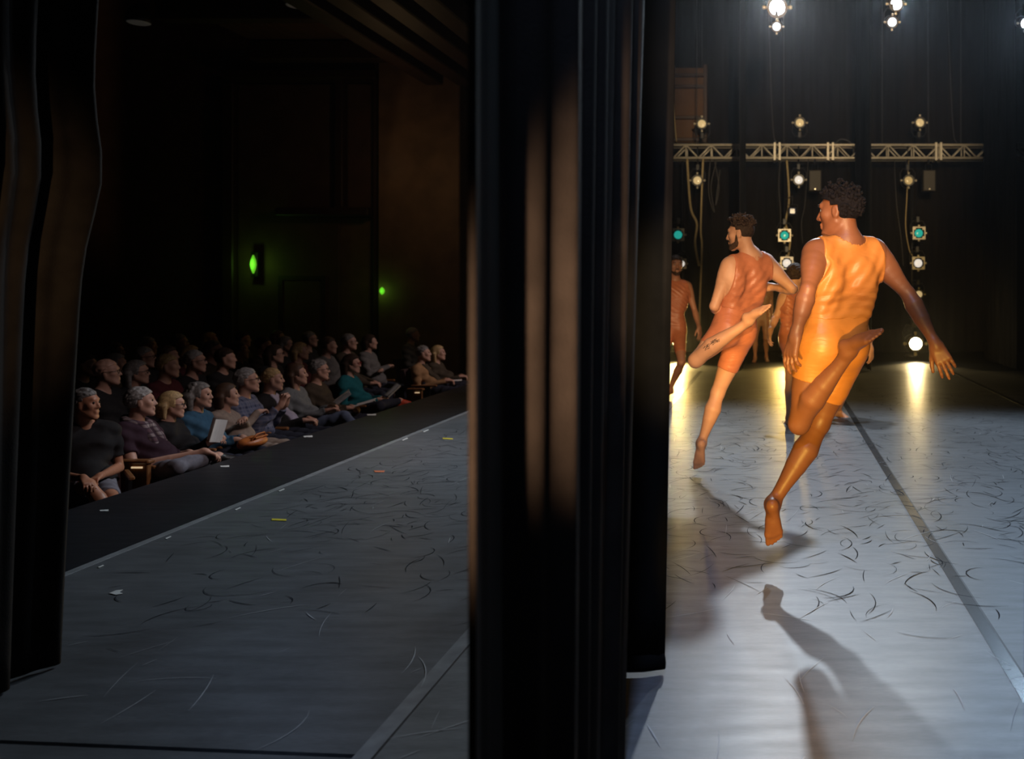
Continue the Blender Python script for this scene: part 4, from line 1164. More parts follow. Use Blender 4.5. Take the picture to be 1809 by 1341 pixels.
# three dancers further back
J = px(sl=(1332, 516, 17.6), sr=(1360, 514, 17.6), neck=(1346, 509, 17.6), head=(1347, 492, 17.55), hl=(1338, 562, 17.6), hr=(1353, 562, 17.6),
       el=(1329, 542, 17.55), wl=(1330, 564, 17.4), er=(1363, 540, 17.55), wr=(1363, 563, 17.4), kl=(1334, 598, 17.55), al=(1334, 631, 17.6),
       kr=(1353, 598, 17.5), ar=(1354, 630, 17.6))
dancer('person in tan costume waiting at the far booms behind the curly-haired dancer', J, SK_OLIVE, NUDE, 'crop', HAIR_DKBR, (0.1, -1, 0), h=0.011, sc=0.95, head_s=0.98,
    torso_fwd=(0, -1, 0), hems=(0.6, 0.6), hands=[((J['wl'], (0, 0, -1), (1, 0, 0), 1), {}), ((J['wr'], (0, 0, -1), (-1, 0, 0), 1), {})],
    feet=[((J['al'], (-0.2, -1, -0.1), (0, 0, 1)), dict(side=-1)), ((J['ar'], (0.2, -1, -0.1), (0, 0, 1)), dict(side=1))], backs=((0, 1, 0), (0, 1, 0)), seed=4, hem_z=0.1, folds=0.004)

J = px(sl=(1387, 524, 9.25), sr=(1424, 524, 9.4), neck=(1406, 516, 9.33), head=(1405, 488, 9.32), hl=(1396, 600, 9.3), hr=(1413, 600, 9.35),
       el=(1371, 560, 9.25), wl=(1361, 584, 9.15), er=(1436, 560, 9.4), wr=(1440, 592, 9.3), kl=(1396, 668, 9.25), al=(1394, 738, 9.35),
       kr=(1414, 668, 9.3), ar=(1416, 738, 9.4))
dancer('person with dark hair standing behind the nearest dancer, only an arm and head showing', J, SK_TAN, RUST2, 'short', HAIR_DKBR, (0.45, 0.9, 0), h=0.009, sc=0.98, head_s=1.0,
    torso_fwd=(-0.1, 1, 0), hems=(0.55, 0.55), hands=[((J['wl'], (-0.15, -0.1, -1), (0.9, 0.3, 0), 1), dict(curl=(30, 28, 30, 34))), ((J['wr'], (0.1, 0, -1), (-0.8, 0.5, 0), -1), {})],
    feet=[((J['al'], (-0.2, 1, -0.1), (0, 0, 1)), dict(side=1)), ((J['ar'], (0.2, 1, -0.1), (0, 0, 1)), dict(side=-1))], backs=((0, -1, 0), (0, -1, 0)), seed=6, hem_z=0.1, face=False)

J = px(sl=(1478, 552, 9.85), sr=(1519, 549, 9.9), neck=(1498, 543, 9.9), head=(1492, 515, 9.85), hl=(1474, 622, 9.9), hr=(1494, 622, 9.95),
       el=(1462, 590, 9.8), wl=(1456, 618, 9.7), er=(1531, 588, 9.88), wr=(1539, 617, 9.8), kl=(1446, 672, 9.85), al=(1420, 728, 10.05),
       kr=(1490, 690, 9.55), ar=(1481, 725, 9.95))
dancer('person crouching low behind the nearest dancer, one bare arm hanging beyond the vest', J, SK_TAN, RUST2, 'crop', HAIR_DKBR, (-0.5, -0.85, 0), h=0.009, sc=0.98, head_s=1.0,
    torso_fwd=(0, -1, 0), hems=(0.55, 0.55), hands=[((J['wl'], (-0.1, 0, -1), (1, 0, 0), 1), {}), ((J['wr'], (0.03, -0.05, -1), (-0.7, 0.6, 0), 1), dict(curl=(25, 25, 28, 32)))],
    feet=[((J['al'], (-0.5, -0.8, -0.1), (0, 0, 1)), dict(side=-1)), ((J['ar'], (0.75, -0.6, -0.1), (0, 0, 1)), dict(side=1))], backs=((0, 1, 0), (0, 1, 0)), seed=9, hem_z=0.1, face=False)
# ------------------------------------------------------------------ audience
def cloth(name, col, rough=0.85, noise=0.15, scale=30): return mat(name, col, rough, noise=noise, scale=scale, bump=0.25, bscale=14, spec=0.2)
def plaid_mat(name, c1, c2, c3):
    m = mat(name, c1, 0.85, noise=0.05)
    nt = m.node_tree; b = nt.nodes['Principled BSDF']; tc = nt.nodes.new('ShaderNodeTexCoord')
    prev = None
    for ax, col, sc in (('X', c2, 26), ('Z', c2, 26), ('X', c3, 52), ('Z', c3, 52)):
        w = nt.nodes.new('ShaderNodeTexWave'); w.bands_direction = ax; w.inputs['Scale'].default_value = sc / 6.0; w.inputs['Distortion'].default_value = 0.4
        nt.links.new(tc.outputs['Object'], w.inputs['Vector'])
        r = nt.nodes.new('ShaderNodeMapRange'); r.inputs['From Min'].default_value = 0.6; r.inputs['From Max'].default_value = 0.8; r.inputs['To Max'].default_value = 0.6
        nt.links.new(w.outputs['Fac'], r.inputs['Value'])
        x = nt.nodes.new('ShaderNodeMix'); x.data_type = 'RGBA'
        nt.links.new(r.outputs[0], x.inputs['Factor'])
        if prev is None: x.inputs['A'].default_value = (*c1, 1)
        else: nt.links.new(prev, x.inputs['A'])
        x.inputs['B'].default_value = (*col, 1); prev = x.outputs['Result']
    nt.links.new(prev, b.inputs['Base Color']); return m

C_BLACK = cloth('black_knit', (0.014, 0.013, 0.014)); C_PLUM = cloth('dark_plum_shirt', (0.035, 0.016, 0.026))
C_BLUE = cloth('denim_blue_jacket', (0.035, 0.095, 0.16)); C_BEIGE = cloth('taupe_sweater', (0.27, 0.21, 0.17))
C_PLAID = plaid_mat('navy_plaid_shirt', (0.03, 0.04, 0.09), (0.10, 0.12, 0.20), (0.16, 0.17, 0.24))
C_LAV = cloth('lavender_shirt', (0.36, 0.34, 0.44)); C_GREY = cloth('grey_blazer', (0.17, 0.19, 0.20)); C_BROWN = cloth('brown_jacket', (0.055, 0.042, 0.028))
C_TEAL = cloth('teal_sweater', (0.01, 0.12, 0.14)); C_TAN = cloth('tan_jacket', (0.33, 0.19, 0.09)); C_DENIM = cloth('blue_jeans', (0.10, 0.13, 0.20))
C_GTROU = cloth('grey_trousers', (0.16, 0.16, 0.19)); C_NAVY = cloth('navy_trousers', (0.02, 0.022, 0.035)); C_SCARF = plaid_mat('patterned_scarf', (0.10, 0.045, 0.06), (0.35, 0.30, 0.30), (0.03, 0.015, 0.03))
C_RED = cloth('red_shoe', (0.50, 0.07, 0.03), 0.5); C_SHOE = cloth('black_shoe', (0.015, 0.014, 0.014), 0.4); C_KHAKI = cloth('light_grey_shirt', (0.13, 0.125, 0.12)); C_WINE = cloth('wine_top', (0.09, 0.02, 0.025))
C_WSHOE = cloth('white_trainer', (0.55, 0.52, 0.50), 0.5)
H_GREY = mat('grey_hair', (0.30, 0.29, 0.28), 0.6, noise=0.25, scale=70, bump=0.4, bscale=160); H_BLOND = mat('blonde_hair', (0.48, 0.33, 0.15), 0.55, noise=0.35, scale=60, bump=0.4, bscale=160)
H_BROWN = mat('brown_hair', (0.075, 0.038, 0.02), 0.55, noise=0.3, scale=60, bump=0.4, bscale=160); H_SALT = mat('salt_and_pepper_hair', (0.17, 0.16, 0.15), 0.6, noise=0.5, scale=50, bump=0.4, bscale=160)
M_PAPER = mat('white_paper', (0.62, 0.62, 0.60), 0.7, noise=0.06, scale=20); M_FRAME = mat('dark_spectacle_frame', (0.02, 0.012, 0.012), 0.3)
M_REDFRAME = mat('red_spectacle_frame', (0.30, 0.02, 0.03), 0.3)
M_ORANGE = mat('tan_orange_leather', (0.42, 0.13, 0.03), 0.45, noise=0.2, scale=25, bump=0.2, bscale=60)

def seated(name, skin, hair_style, hair_mat, top_mat, bot_mat, arms='lap', legs='plain', gaze=(0.25, 1, 0.05), lift=0.0, s=1.0, fat=1.0, sleeve=1.0, shoe=None, h=0.0085,
           glasses=None, scarf=None, bare_legs=False, inner=None, detail=True, seed=0, turn=0.0):
    """a figure sitting in its own coordinates: faces +Y, floor at 0, returns (object, key points)"""
    rr = random.Random(seed)
    hl, hr = np.array([-0.095 * s, 0, 0.52]), np.array([0.095 * s, 0, 0.52])
    zt = 0.50 * s + lift
    rec = -0.14
    shc = np.array([0, rec, 0.52 + zt]); w = 0.175 * s
    ct, st = math.cos(turn), math.sin(turn)
    sl, sr = shc + np.array([-w * ct, -w * st, 0]), shc + np.array([w * ct, w * st, 0])
    up = nrm(shc - np.array([0, 0, 0.52])); fw = np.array([0, 1, 0.25])
    torso = torso_prims(np.array([0, 0, 0.54]), sl + np.array([0.03, 0, 0]), sr - np.array([0.03, 0, 0]), hl, hr, s, (0, 0, 0), fat)
    c7 = shc + np.array([0, 0.0, 0.055 * s])
    hc = c7 + np.array([0, 0.055, 0.175 * s])
    M = frame(gaze, (0, 0, 1))
    mus = [S(c7 + np.array([q * 0.03, 0, 0.01]), p + np.array([-q * 0.03, 0, 0.01]), 0.035 * s, 0.038 * s, 0.05, 'torso') for q, p in ((-1, sl), (1, sr))]
    mus += [E(np.array([0, 0.05, 0.62]), np.array([0.13, 0.10, 0.12]) * s * fat, None, 0.06, 'torso'), E(shc + np.array([0, 0.085, -0.14 * s]), np.array([0.13, 0.06, 0.09]) * s, None, 0.05, 'torso')]
    kl, kr = np.array([-0.13 * s, 0.44 * s, 0.50]), np.array([0.13 * s, 0.44 * s, 0.50])
    al, ar = np.array([-0.14 * s, 0.46 * s, 0.09]), np.array([0.14 * s, 0.46 * s, 0.09])
    dl, dr = np.array([-0.1, 1, -0.05]), np.array([0.1, 1, -0.05])
    if legs == 'cross':          # right knee over the left
        kr = np.array([0.03, 0.45 * s, 0.63]); ar = np.array([-0.16, 0.66 * s, 0.33]); dr = np.array([-0.35, 0.9, -0.25])
    elif legs == 'ankle':        # right ankle resting on the left knee
        kr = np.array([0.30, 0.36 * s, 0.60]); ar = np.array([-0.07, 0.50 * s, 0.63]); dr = np.array([-0.7, 0.65, 0.1])
    elif legs == 'crossl':
        kl = np.array([-0.02, 0.45 * s, 0.63]); al = np.array([0.17, 0.66 * s, 0.34]); dl = np.array([0.35, 0.9, -0.25])
    L = leg_prims(hl, kl, al, s * 0.98, 'legl', (0, -1, 0)) + leg_prims(hr, kr, ar, s * 0.98, 'legr', (0, -1, 0))
    el, er = sl + np.array([-0.05, 0.04, -0.29]) * s, sr + np.array([0.05, 0.04, -0.29]) * s
    A = {'lap': ((-0.07, 0.26, 0.66), (0.07, 0.27, 0.66), (0.5, 0.8, -0.1), (-0.5, 0.8, -0.1)),
         'crossed': ((0.13, 0.14, 0.80), (-0.12, 0.16, 0.84), (1, 0.15, 0.1), (-1, 0.1, 0.05)),
         'clasp': ((-0.05, 0.27, 0.88), (0.05, 0.27, 0.88), (0.35, 0.2, 0.9), (-0.35, 0.2, 0.9)),
         'knee': ((-0.06, 0.28, 0.66), (0.06, 0.47, 0.69), (0.5, 0.8, -0.1), (-0.25, 0.85, -0.35)),
         'hold': ((-0.08, 0.24, 0.72), (0.09, 0.27, 0.70), (0.5, 0.8, 0.2), (-0.4, 0.85, 0.25))}[arms]
    wl, wr, hdl, hdr = [np.asarray(x, float) for x in A]
    if arms == 'clasp': el = sl + np.array([-0.02, 0.17, -0.26]) * s; er = sr + np.array([0.02, 0.17, -0.26]) * s
    if arms == 'knee': er = sr + np.array([0.10, 0.16, -0.26]) * s
    if arms == 'crossed': el = sl + np.array([-0.05, 0.12, -0.26]) * s; er = sr + np.array([0.05, 0.12, -0.26]) * s
    arm = arm_prims(sl, el, wl, s * (0.5 + 0.5 * fat)) + arm_prims(sr, er, wr, s * (0.5 + 0.5 * fat))
    hands = hand_prims(wl, hdl, (0, 0.2, -1) if arms != 'clasp' else (1, 0.3, 0), 1, s * 0.95, (35, 38, 42, 46), 4, 25, fk=0.004) \
        + hand_prims(wr, hdr, (0, 0.2, -1) if arms != 'clasp' else (-1, 0.3, 0), -1, s * 0.95, (35, 38, 42, 46), 4, 25, fk=0.004)
    neck = [S(c7 - up * 0.03, hc + M @ np.array([0, -0.03, -0.055]) * s, 0.062 * s, 0.055 * s, 0.03, 'neck')]
    head = head_prims(hc, M, s * 0.98)
    head[0] = E(head[0][1], head[0][2], M, 0.02, 'head')
    feet = foot_prims(al, dl, (0, 0.1, 1), s, side=-1) + foot_prims(ar, dr, (0, 0.1, 1), s, side=1)
    body = torso + mus + L + arm + hands + neck + head + feet
    lo, hi = bounds(body)
    g = Grid(lo, hi, h)
    V, Q = g.mesh(g.field(body)); o = mesh_obj(name, V, Q, skin, None, True)
    def child(nm, F, mt, relax=1):
        v, q = g.mesh(F, relax)
        if len(q) == 0: return None
        return mesh_obj(nm, v, q, mt, o, True)
    ph = rr.uniform(0, 6)
    wob = lambda x, y, z: 0.006 * np.sin(z * 55 + 2.5 * np.sin(x * 12 + ph) + 14 * y + ph)
    tsub = torso + mus + arm
    Ft = g.field(tsub)
    acut = []
    upper = [p for p in torso + mus]
    regs = [(upper, 0.035, [])]
    for sh, e, wv in ((sl, el, wl), (sr, er, wr)):
        if sleeve >= 1:
            regs.append(([S(sh, e, 0.11, 0.11, 0), S(e, wv, 0.09, 0.09, 0)], 0.0, [(wv - nrm(wv - e) * 0.01, wv - e)] if arms != 'clasp' else [(wv - nrm(wv - e) * 0.06, wv - e)]))
        else:
            pt = sh + (e - sh) * sleeve * 1.4; regs.append(([S(sh, pt, 0.12, 0.12, 0)], 0.0, [(pt, e - sh)]))
    G = shell(g, Ft, regs, 0.013, wob)
    g.apply(G, minus(S(c7 + up * 0.055 + np.array([0, 0.02, 0]), hc, 0.075 * s, 0.09, 0.0)))
    child('top' if inner is None else 'jacket', G, top_mat)
    if inner is not None:
        G2 = shell(g, g.field(torso + mus), [(upper, 0.04, []), ], 0.024, None, [(shc + np.array([0.085, 0, 0]), (1, 0, 0)), (shc + np.array([-0.085, 0, 0]), (-1, 0, 0)), (np.array([0, -0.10, 0.8]), (0, -1, 0.15)), (np.array([0, 0, 0.60]), (0, 0, -1))])
        g.apply(G2, minus(S(c7 + up * 0.055 + np.array([0, 0.02, 0]), hc, 0.082 * s, 0.09, 0.0)))
        child('shirt', G2, inner)
    Fl = g.field([p for p in torso if True] + L)
    low = [S(np.array([0, 0, 0.50]), np.array([0, 0.02, 0.56]), 0.22, 0.22, 0)]
    regs = [(low, 0.0, [(np.array([0, 0, 0.66]), (0, 0, 1))])]
    for hp, kn, an in ((hl, kl, al), (hr, kr, ar)):
        if bare_legs: regs.append(([S(hp, hp + (kn - hp) * 0.75, 0.14, 0.13, 0)], 0.0, [(hp + (kn - hp) * 0.75, kn - hp)]))
        else: regs.append(([S(hp, kn, 0.14, 0.12, 0), S(kn, an, 0.12, 0.10, 0)], 0.0, [(an - nrm(an - kn) * 0.03, an - kn)]))
    child('trousers' if not bare_legs else 'shorts', shell(g, Fl, regs, 0.012, lambda x, y, z: 0.004 * np.sin(x * 40 + y * 60 + ph)), bot_mat)
    if detail:
        Fs = g.field(feet)
        for an, dv in ((al, dl), (ar, dr)):
            q = g.field([S(an + nrm(dv) * -0.04 - np.array([0, 0, 0.05]), an + nrm(dv) * 0.2 - np.array([0, 0, 0.05]), 0.07, 0.06, 0)])
            child('shoe', np.maximum(Fs - 0.007, q), shoe or C_SHOE)
    if hair_style:
        hv, hq = curly_hair(hc, M, s * 0.98, hair_style, rr, 0.006 if detail else 0.010)
        mesh_obj('hair', hv, hq, hair_mat, o, True)
    W = lambda x, y, z: hc + M @ (np.array([x, y, z]) * s * 0.98)
    if detail:
        for q in (-1, 1):
            e = MB().sphere(W(q * 0.031, 0.080, 0.010), 0.0115 * s, 10, 6).build('eye', EYE_D, o, True)
    if glasses:
        for q in (-1, 1):
            pts = [W(q * 0.034 + 0.023 * math.cos(t), 0.104 - 0.004 * abs(math.cos(t)), 0.006 + 0.018 * math.sin(t)) for t in np.linspace(0, 2 * math.pi, 13)]
            b = MB().tube(pts, 0.0026, 5); b.tube([W(q * 0.057, 0.100, 0.012), W(q * 0.080, 0.045, 0.012), W(q * 0.082, -0.01, 0.010)], 0.0024, 5)
            if q == 1: b.tube([W(-0.012, 0.106, 0.008), W(0.012, 0.106, 0.008)], 0.0024, 5)
            b.build('glasses', glasses, o, True)
    if scarf:
        sg = Grid(shc + np.array([-0.2, -0.12, -0.42]), hc + np.array([0.2, 0.24, 0.0]), 0.009)
        pts = [c7 + np.array([0.085 * math.cos(t), 0.02 + 0.085 * math.sin(t), 0.02 - 0.03 * math.sin(t)]) * s for t in np.linspace(0, 2 * math.pi, 14)]
        pr = [S(pts[i], pts[i + 1], 0.032 * s, 0.032 * s, 0.004) for i in range(13)]
        for q in (-1, 1):
            ch = [c7 + np.array(v) * s for v in ((q * 0.05, 0.09, -0.01), (q * 0.06, 0.17, -0.12), (q * 0.055, 0.235, -0.24), (q * 0.05, 0.26, -0.36))]
            pr += [S(ch[i], ch[i + 1], 0.036 * s, 0.040 * s, 0.004) for i in range(3)]
        sv, sq = sg.mesh(sg.field(pr)); mesh_obj('scarf', sv, sq, scarf, o, True)
    return o, dict(head=hc, wl=wl, wr=wr, kr=kr, kl=kl)

def place(o, kp, X, u, v=None, yaw=0.0, floor=None):
    """sit at row X so that the head comes where it is seen"""
    c, s = math.cos(-math.pi / 2 + yaw), math.sin(-math.pi / 2 + yaw)
    hx, hy = kp['head'][0], kp['head'][1]
    wx = c * hx - s * hy; wy = s * hx + c * hy
    Y = F_PX * (X + wx) / (u - VPX)
    o.location = (X, Y - wy, AUD_Z if floor is None else floor); o.rotation_euler = (0, 0, -math.pi / 2 + yaw)
    return Y - wy

# seats
def make_seat():
    e = empty('theatre_seat')
    b = MB().box((-0.22, -0.16, 0.34), (0.22, 0.30, 0.425), 0.025); b.build('cushion', M_SEATCLOTH, e, True)
    bk = MB(); n = 9
    V = []
    for x in (-0.23, 0.23):
        for z, y in ((0.36, -0.17), (0.60, -0.235), (0.84, -0.30)):
            V += [(x, y, z), (x, y - 0.06, z)]
    bk.add(V, [(0, 6, 8, 2), (2, 8, 10, 4), (1, 3, 9, 7), (3, 5, 11, 9), (0, 2, 3, 1), (2, 4, 5, 3), (6, 7, 9, 8), (8, 9, 11, 10), (4, 10, 11, 5), (0, 1, 7, 6)])
    bk.build('backrest', M_SEATCLOTH, e)
    for q in (-1, 1):
        MB().box((q * 0.262 - 0.02, -0.18, 0.585), (q * 0.262 + 0.02, 0.20, 0.615), 0.008).build('armrest', M_SEATWOOD, e)
        MB().box((q * 0.262 - 0.012, -0.12, 0.0), (q * 0.262 + 0.012, 0.10, 0.585)).build('standard', M_STEEL, e)
    return e
seat0 = make_seat(); seat_used = []
def seat_for(o, label, dz=0.0):
    e = seat0 if not seat_used else copy_tree(seat0)
    seat_used.append(e)
    e.location = (o.location[0], o.location[1], o.location[2] + dz); e.rotation_euler = (0, 0, o.rotation_euler[2])
    tag(e, label, 'seat', 'dark auditorium seats')
    return e

R1 = -5.25
G1 = (-0.42, 1, 0.10)
row1 = [
 dict(u=152, v=713, who='man in a dark shirt and shorts beside the house curtain', kw=dict(skin=SK_OLIVE, hair_style='crop', hair_mat=H_SALT, top_mat=C_BLACK, bot_mat=C_GTROU, arms='knee', legs='cross', bare_legs=True, sleeve=0.5, shoe=C_WSHOE, gaze=(-0.95, 0.75, 0.05)), yaw=-0.85),
 dict(u=249, v=711, who='person with short grey hair, dark T-shirt and patterned scarf, hand on a crossed ankle', kw=dict(skin=SK_PALE, hair_style='short', hair_mat=H_GREY, top_mat=C_PLUM, bot_mat=C_GTROU, arms='knee', legs='ankle', sleeve=0.45, scarf=C_SCARF, fat=1.22, s=1.03, gaze=(-0.5, 1, 0.1))),
 dict(u=305, v=716, who='blonde woman in black with dark glasses holding a white programme', kw=dict(skin=SK_PALE, hair_style='bob', hair_mat=H_BLOND, top_mat=C_BLACK, bot_mat=C_NAVY, arms='hold', glasses=M_FRAME, s=0.95, gaze=(-0.35, 1, 0.0))),
 dict(u=354, v=699, who='woman with bushy grey hair and a blue denim jacket', kw=dict(skin=SK_PALE, hair_style='bushy', hair_mat=H_SALT, top_mat=C_BLUE, bot_mat=C_NAVY, arms='lap', glasses=None, s=0.97, gaze=(-0.1, 1, 0.05))),
 dict(u=402, v=704, who='woman with a brown bob and taupe sweater, arms folded', kw=dict(skin=SK_PALE, hair_style='bob', hair_mat=H_BROWN, top_mat=C_BEIGE, bot_mat=C_BEIGE, arms='crossed', s=0.95, gaze=(-0.4, 1, 0.12))),
 dict(u=437, v=673, who='grey-haired man in a navy plaid shirt, hands clasped at his chest', kw=dict(skin=SK_PALE, hair_style='short', hair_mat=H_GREY, top_mat=C_PLAID, bot_mat=C_NAVY, arms='clasp', glasses=M_FRAME, s=1.04, gaze=(-0.35, 1, 0.15))),
 dict(u=482, v=671, who='person in a lavender shirt under an open black jacket', kw=dict(skin=SK_PALE, hair_style='crop', hair_mat=H_BLOND, top_mat=C_BLACK, bot_mat=C_NAVY, arms='lap', inner=C_LAV, s=1.0, gaze=(-0.35, 1, 0.05))),
 dict(u=525, v=662, who='woman with long brown hair and a grey blazer', kw=dict(skin=SK_PALE, hair_style='long', hair_mat=H_BROWN, top_mat=C_GREY, bot_mat=C_DENIM, arms='hold', legs='cross', s=0.98, gaze=(-0.3, 1, 0.12))),
 dict(u=564, v=654, who='man in glasses and a dark brown jacket', kw=dict(skin=SK_PALE, hair_style='short', hair_mat=H_SALT, top_mat=C_BROWN, bot_mat=C_NAVY, arms='lap', glasses=M_FRAME, s=1.02, gaze=(-0.35, 1, 0.06))),
 dict(u=622, v=643, who='woman with dark hair, red glasses and a teal sweater', kw=dict(skin=SK_PALE, hair_style='long', hair_mat=HAIR_DKBR, top_mat=C_TEAL, bot_mat=C_NAVY, arms='lap', legs='ankle', glasses=M_REDFRAME, shoe=C_RED, s=0.98, gaze=(-0.05, 1, 0.0))),
 dict(u=748, v=632, who='man in a tan jacket near the far end of the front row', kw=dict(skin=SK_PALE, hair_style='crop', hair_mat=H_SALT, top_mat=C_TAN, bot_mat=C_NAVY, arms='lap', inner=C_BROWN, s=1.02, gaze=(-0.2, 1, 0.12))),
 dict(u=775, v=628, who='woman with long fair hair at the far end of the front row', kw=dict(skin=SK_PALE, hair_style='long', hair_mat=H_BLOND, top_mat=C_BROWN, bot_mat=C_NAVY, arms='lap', s=0.97, gaze=(-0.1, 1, 0.1))),
]
KP = []
for i, q in enumerate(row1):
    # lift so that the head's height is as seen
    X = R1 - 0.085
    Y = F_PX * X / (q['u'] - VPX); zt = CAMH - (q['v'] - VPY) * Y / F_PX - AUD_Z
    s = q['kw'].get('s', 1.0)
    lift = max(-0.20, min(0.10, zt - (0.52 + 0.50 * s + 0.055 * s + 0.175 * s)))
    o, kp = seated('person', seed=i, lift=lift, **q['kw'])
    place(o, kp, R1, q['u'], yaw=q.get('yaw', 0.05)); o.scale = (0.93, 1, 1)
    tag(o, q['who'] + (', front row' if len(q['who'].split()) < 14 and 'front row' not in q['who'] else ''), 'person')
    seat_for(o, 'dark theatre seat under the ' + ' '.join(q['who'].split()[:10]))
    KP.append((o, kp))
def at(o, p): return np.array(Matrix.Translation(o.location) @ o.rotation_euler.to_matrix().to_4x4() @ Vector(p))

# things held or lying in laps
def booklet(p, rz, tilt, label, w=0.15, hgt=0.21, openness=0.5):
    e = empty('programme', tuple(p)); e.rotation_euler = (tilt, 0, rz); tag(e, label, 'booklet')
    for q in (-1, 1):
        V = []; n = 5
        for i in range(n + 1):
            t = i / n; x = q * w * t * math.cos(openness); y = -w * (t * math.sin(openness) + 0.10 * math.sin(t * math.pi))
            for z in (0, hgt): V += [(x, y, z), (x, y + 0.003, z)]
        F = []
        for i in range(n):
            a = i * 4; b = a + 4
            F += [(a, b, b + 2, a + 2), (a + 1, a + 3, b + 3, b + 1), (a, a + 1, b + 1, b), (a + 2, b + 2, b + 3, a + 3)]
        F += [(0, 2, 3, 1), (n * 4, n * 4 + 1, n * 4 + 3, n * 4 + 2)]
        MB().add(V, F).build('leaf', M_PAPER, e)
    return e
o, kp = KP[2]; booklet(at(o, kp['wr'] + np.array([-0.02, 0.10, 0.0])), -0.9, -0.25, 'white programme held upright by the blonde woman in glasses', 0.13, 0.20, 0.9)
o, kp = KP[7]; booklet(at(o, kp['wr'] + np.array([-0.06, 0.10, 0.06])), -1.2, -0.9, 'open cream programme in the lap of the woman in the grey blazer', 0.13, 0.18, 0.45)
o, kp = KP[8]; booklet(at(o, kp['wr'] + np.array([0.0, 0.10, 0.02])), -1.3, -1.3, 'white programme lying flat on the knees of the man in the brown jacket', 0.15, 0.21, 0.1)
o, kp = KP[9]; booklet(at(o, kp['wr'] + np.array([-0.02, 0.12, 0.02])), -1.0, -0.8, 'striped programme on the lap of the woman in the teal sweater', 0.14, 0.2, 0.3)
o, kp = KP[3]
p = at(o, kp['wr'] + np.array([-0.04, 0.14, -0.005]))
bg = Grid(p - np.array([0.16, 0.24, 0.12]), p + np.array([0.16, 0.24, 0.14]), 0.008)
pr = [E(p + np.array([0, 0, -0.02]), (0.10, 0.17, 0.055), None, 0.0), S(p + np.array([-0.03, -0.12, -0.03]), p + np.array([-0.03, 0.12, -0.03]), 0.045, 0.045, 0.03)]
bv, bq = bg.mesh(bg.field(pr)); ho = mesh_obj('handbag', bv, bq, M_ORANGE, None, True, p); tag(ho, 'tan orange leather handbag on the lap of the woman in blue denim', 'bag')
MB().tube([(0.05, -0.12, 0.01), (0.07, -0.06, 0.06), (0.07, 0.06, 0.06), (0.05, 0.12, 0.01)], 0.008, 6).build('handle', M_ORANGE, ho, True)
MB().box((0.02, -0.10, 0.022), (0.085, 0.10, 0.034), 0.004).build('flap', M_ORANGE, ho)

# the panelled seat end on the near side of the grey-haired person, and the one before the far pair
def seat_end(u0, u1, v, Y, label):
    a = P(u0, v, Y); b = P(u1, v, Y)
    e = empty('seat_end', ((a[0] + b[0]) / 2, Y, AUD_Z)); tag(e, label, 'seat end')
    hw = (b[0] - a[0]) / 2; h = a[2] - AUD_Z
    MB().box((-hw, -0.025, 0), (hw, 0.025, h - 0.03), 0.006).build('panel', M_SEATWOOD, e)
    MB().box((-hw - 0.02, -0.045, h - 0.03), (hw + 0.02, 0.045, h), 0.008).build('armrest', M_SEATWOOD, e)
    MB().box((hw * 0.05, -0.036, h - 0.065), (hw * 0.72, -0.026, h - 0.052)).build('aisle_light', mat('aisle_light_strip', (0.8, 0.6, 0.4), 0.4, emit=(1.0, 0.72, 0.42), estr=0.55), e)
seat_end(207, 264, 812, 7.33, 'wooden seat end with a glowing strip beside the grey-haired person')
seat_end(722, 746, 686, 12.9, 'wooden seat end with a glowing strip before the far pair')

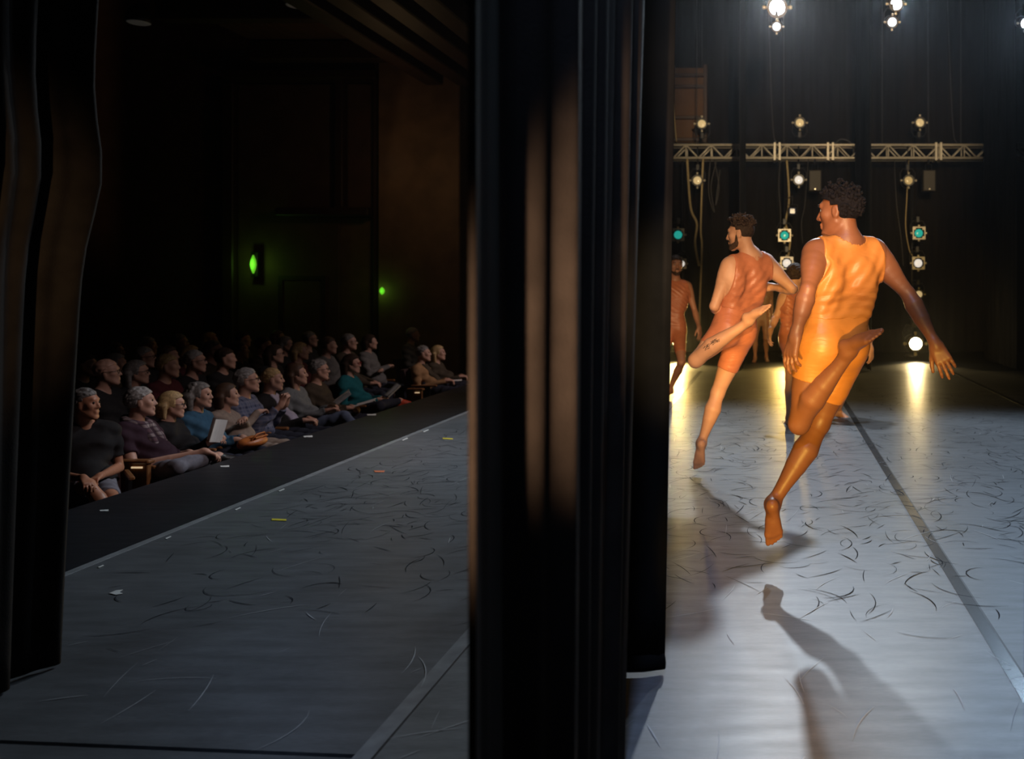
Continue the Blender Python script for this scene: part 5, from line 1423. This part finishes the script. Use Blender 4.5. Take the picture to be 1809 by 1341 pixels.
# rows behind: a few figures built once, then copied with their own clothes and hair colours
variants = []
for i, kw in enumerate((dict(hair_style='crop', s=1.02, arms='lap', glasses=M_FRAME), dict(hair_style='bob', s=0.96, arms='crossed'), dict(hair_style='short', s=1.0, arms='lap', fat=1.1), dict(hair_style='long', s=0.97, arms='hold', glasses=M_FRAME))):
    o, kp = seated('person', skin=SK_PALE, hair_mat=H_SALT, top_mat=C_BLACK, bot_mat=C_NAVY, h=0.012, detail=False, gaze=(-0.3, 1, 0.08), seed=30 + i, **kw)
    variants.append([o, kp, False])
def recolor(o, mats):
    for ob in [o] + list(o.children):
        m = mats.get(ob.name.split('.')[0])
        if m: ob.material_slots[0].link = 'OBJECT'; ob.material_slots[0].material = m
back = [  # u, v, row x, variant, label, mats
 (190, 699, -6.2, 0, 'bald man in glasses and black behind the grey-haired person, second row', dict(hair=SK_PALE, top=C_BLACK)),
 (243, 682, -6.2, 3, 'woman in glasses with dark greying hair right behind the grey-haired person', dict(hair=H_SALT, top=C_BLACK)),
 (297, 675, -6.2, 2, 'ruddy man with fair hair behind the blonde woman', dict(hair=H_BLOND, top=C_WINE)),
 (345, 663, -6.2, 0, 'balding man in glasses behind the bushy-haired woman', dict(hair=H_GREY, top=C_BLACK)),
 (399, 652, -6.2, 2, 'man with short dark hair behind the woman in the taupe sweater', dict(hair=HAIR_DKBR, top=C_BLACK)),
 (486, 648, -6.2, 3, 'woman in glasses behind the person in the lavender shirt', dict(hair=HAIR_DKBR, top=C_BLACK)),
 (531, 638, -6.2, 1, 'woman with a fair bob behind the woman in the grey blazer', dict(hair=H_BLOND, top=C_WINE)),
 (581, 622, -6.2, 2, 'man in a light collar behind the man in the brown jacket', dict(hair=H_BROWN, top=C_KHAKI)),
 (617, 617, -6.2, 0, 'balding man directly behind the woman in teal', dict(hair=H_SALT, top=C_BROWN)),
 (654, 626, -6.2, 1, 'woman in a pale blouse right of the woman in teal, second row', dict(hair=HAIR_DKBR, top=C_KHAKI)),
 (730, 618, -6.2, 2, 'man half hidden behind the man in the tan jacket', dict(hair=H_GREY, top=C_KHAKI)),
 (152, 655, -7.15, 2, 'dim figure in the third row next to the house curtain', dict(hair=HAIR_DKBR, top=C_BLACK)),
 (206, 657, -7.15, 1, 'person with pale bobbed hair in the third row above the bald man', dict(hair=H_GREY, top=C_BROWN)),
 (256, 654, -7.15, 0, 'man with a thin grey crop in the third row over the grey-haired person', dict(hair=H_GREY, top=C_BLACK)),
 (298, 631, -7.15, 2, 'tall man in the third row above the fair-haired ruddy man', dict(hair=H_BROWN, top=C_BLACK)),
 (338, 638, -7.15, 3, 'long-haired woman in the third row above the balding man in glasses', dict(hair=H_BLOND, top=C_WINE)),
 (378, 622, -7.15, 0, 'man in glasses in the third row above the short dark-haired man', dict(hair=H_SALT, top=C_BROWN)),
 (425, 628, -7.15, 1, 'bob-haired woman in the third row over the man in plaid', dict(hair=H_BROWN, top=C_BLACK)),
 (466, 625, -7.15, 2, 'man in the third row over the person in lavender', dict(hair=HAIR_DKBR, top=C_BROWN)),
 (505, 622, -7.15, 3, 'woman in glasses in the third row over the grey blazer', dict(hair=H_SALT, top=C_BLACK)),
 (548, 612, -7.15, 0, 'bald-cropped man in the third row over the brown jacket', dict(hair=H_SALT, top=C_BLACK)),
 (204, 622, -8.3, 3, 'faint long-haired figure in the fourth row nearest the house curtain', dict(hair=H_BROWN, top=C_BLACK)),
 (262, 612, -8.3, 2, 'faint figure second from the house curtain in the fourth row', dict(hair=H_GREY, top=C_BLACK)),
 (318, 606, -8.3, 0, 'faint man in glasses third from the house curtain in the fourth row', dict(hair=H_SALT, top=C_BROWN)),
 (372, 602, -8.3, 1, 'faint bob-haired figure fourth from the house curtain in the fourth row', dict(hair=H_BLOND, top=C_BLACK)),
 (430, 600, -8.3, 2, 'faint figure fifth from the house curtain in the fourth row', dict(hair=HAIR_DKBR, top=C_BROWN)),
 (492, 598, -8.3, 3, 'faint long-haired figure at the far end of the fourth row', dict(hair=H_BROWN, top=C_BLACK)),
]
for i, (u, v, X, k, label, mats) in enumerate(back):
    proto, kp, used = variants[k]
    o = copy_tree(proto) if used else proto
    variants[k][2] = True
    Y = F_PX * (X - 0.085) / (u - VPX)
    fz = CAMH - (v - VPY) * Y / F_PX - kp['head'][2]
    fz = max(AUD_Z - 0.0, min(AUD_Z + 0.75, fz)) if X < -6.5 else AUD_Z
    place(o, kp, X, u, yaw=0.05 - 0.02 * (i % 3), floor=fz)
    if X == -6.2: o.location[2] = AUD_Z
    tag(o, label, 'person')
    recolor(o, mats)
    seat_for(o, 'dark theatre seat under the ' + ' '.join(label.split()[:11]))
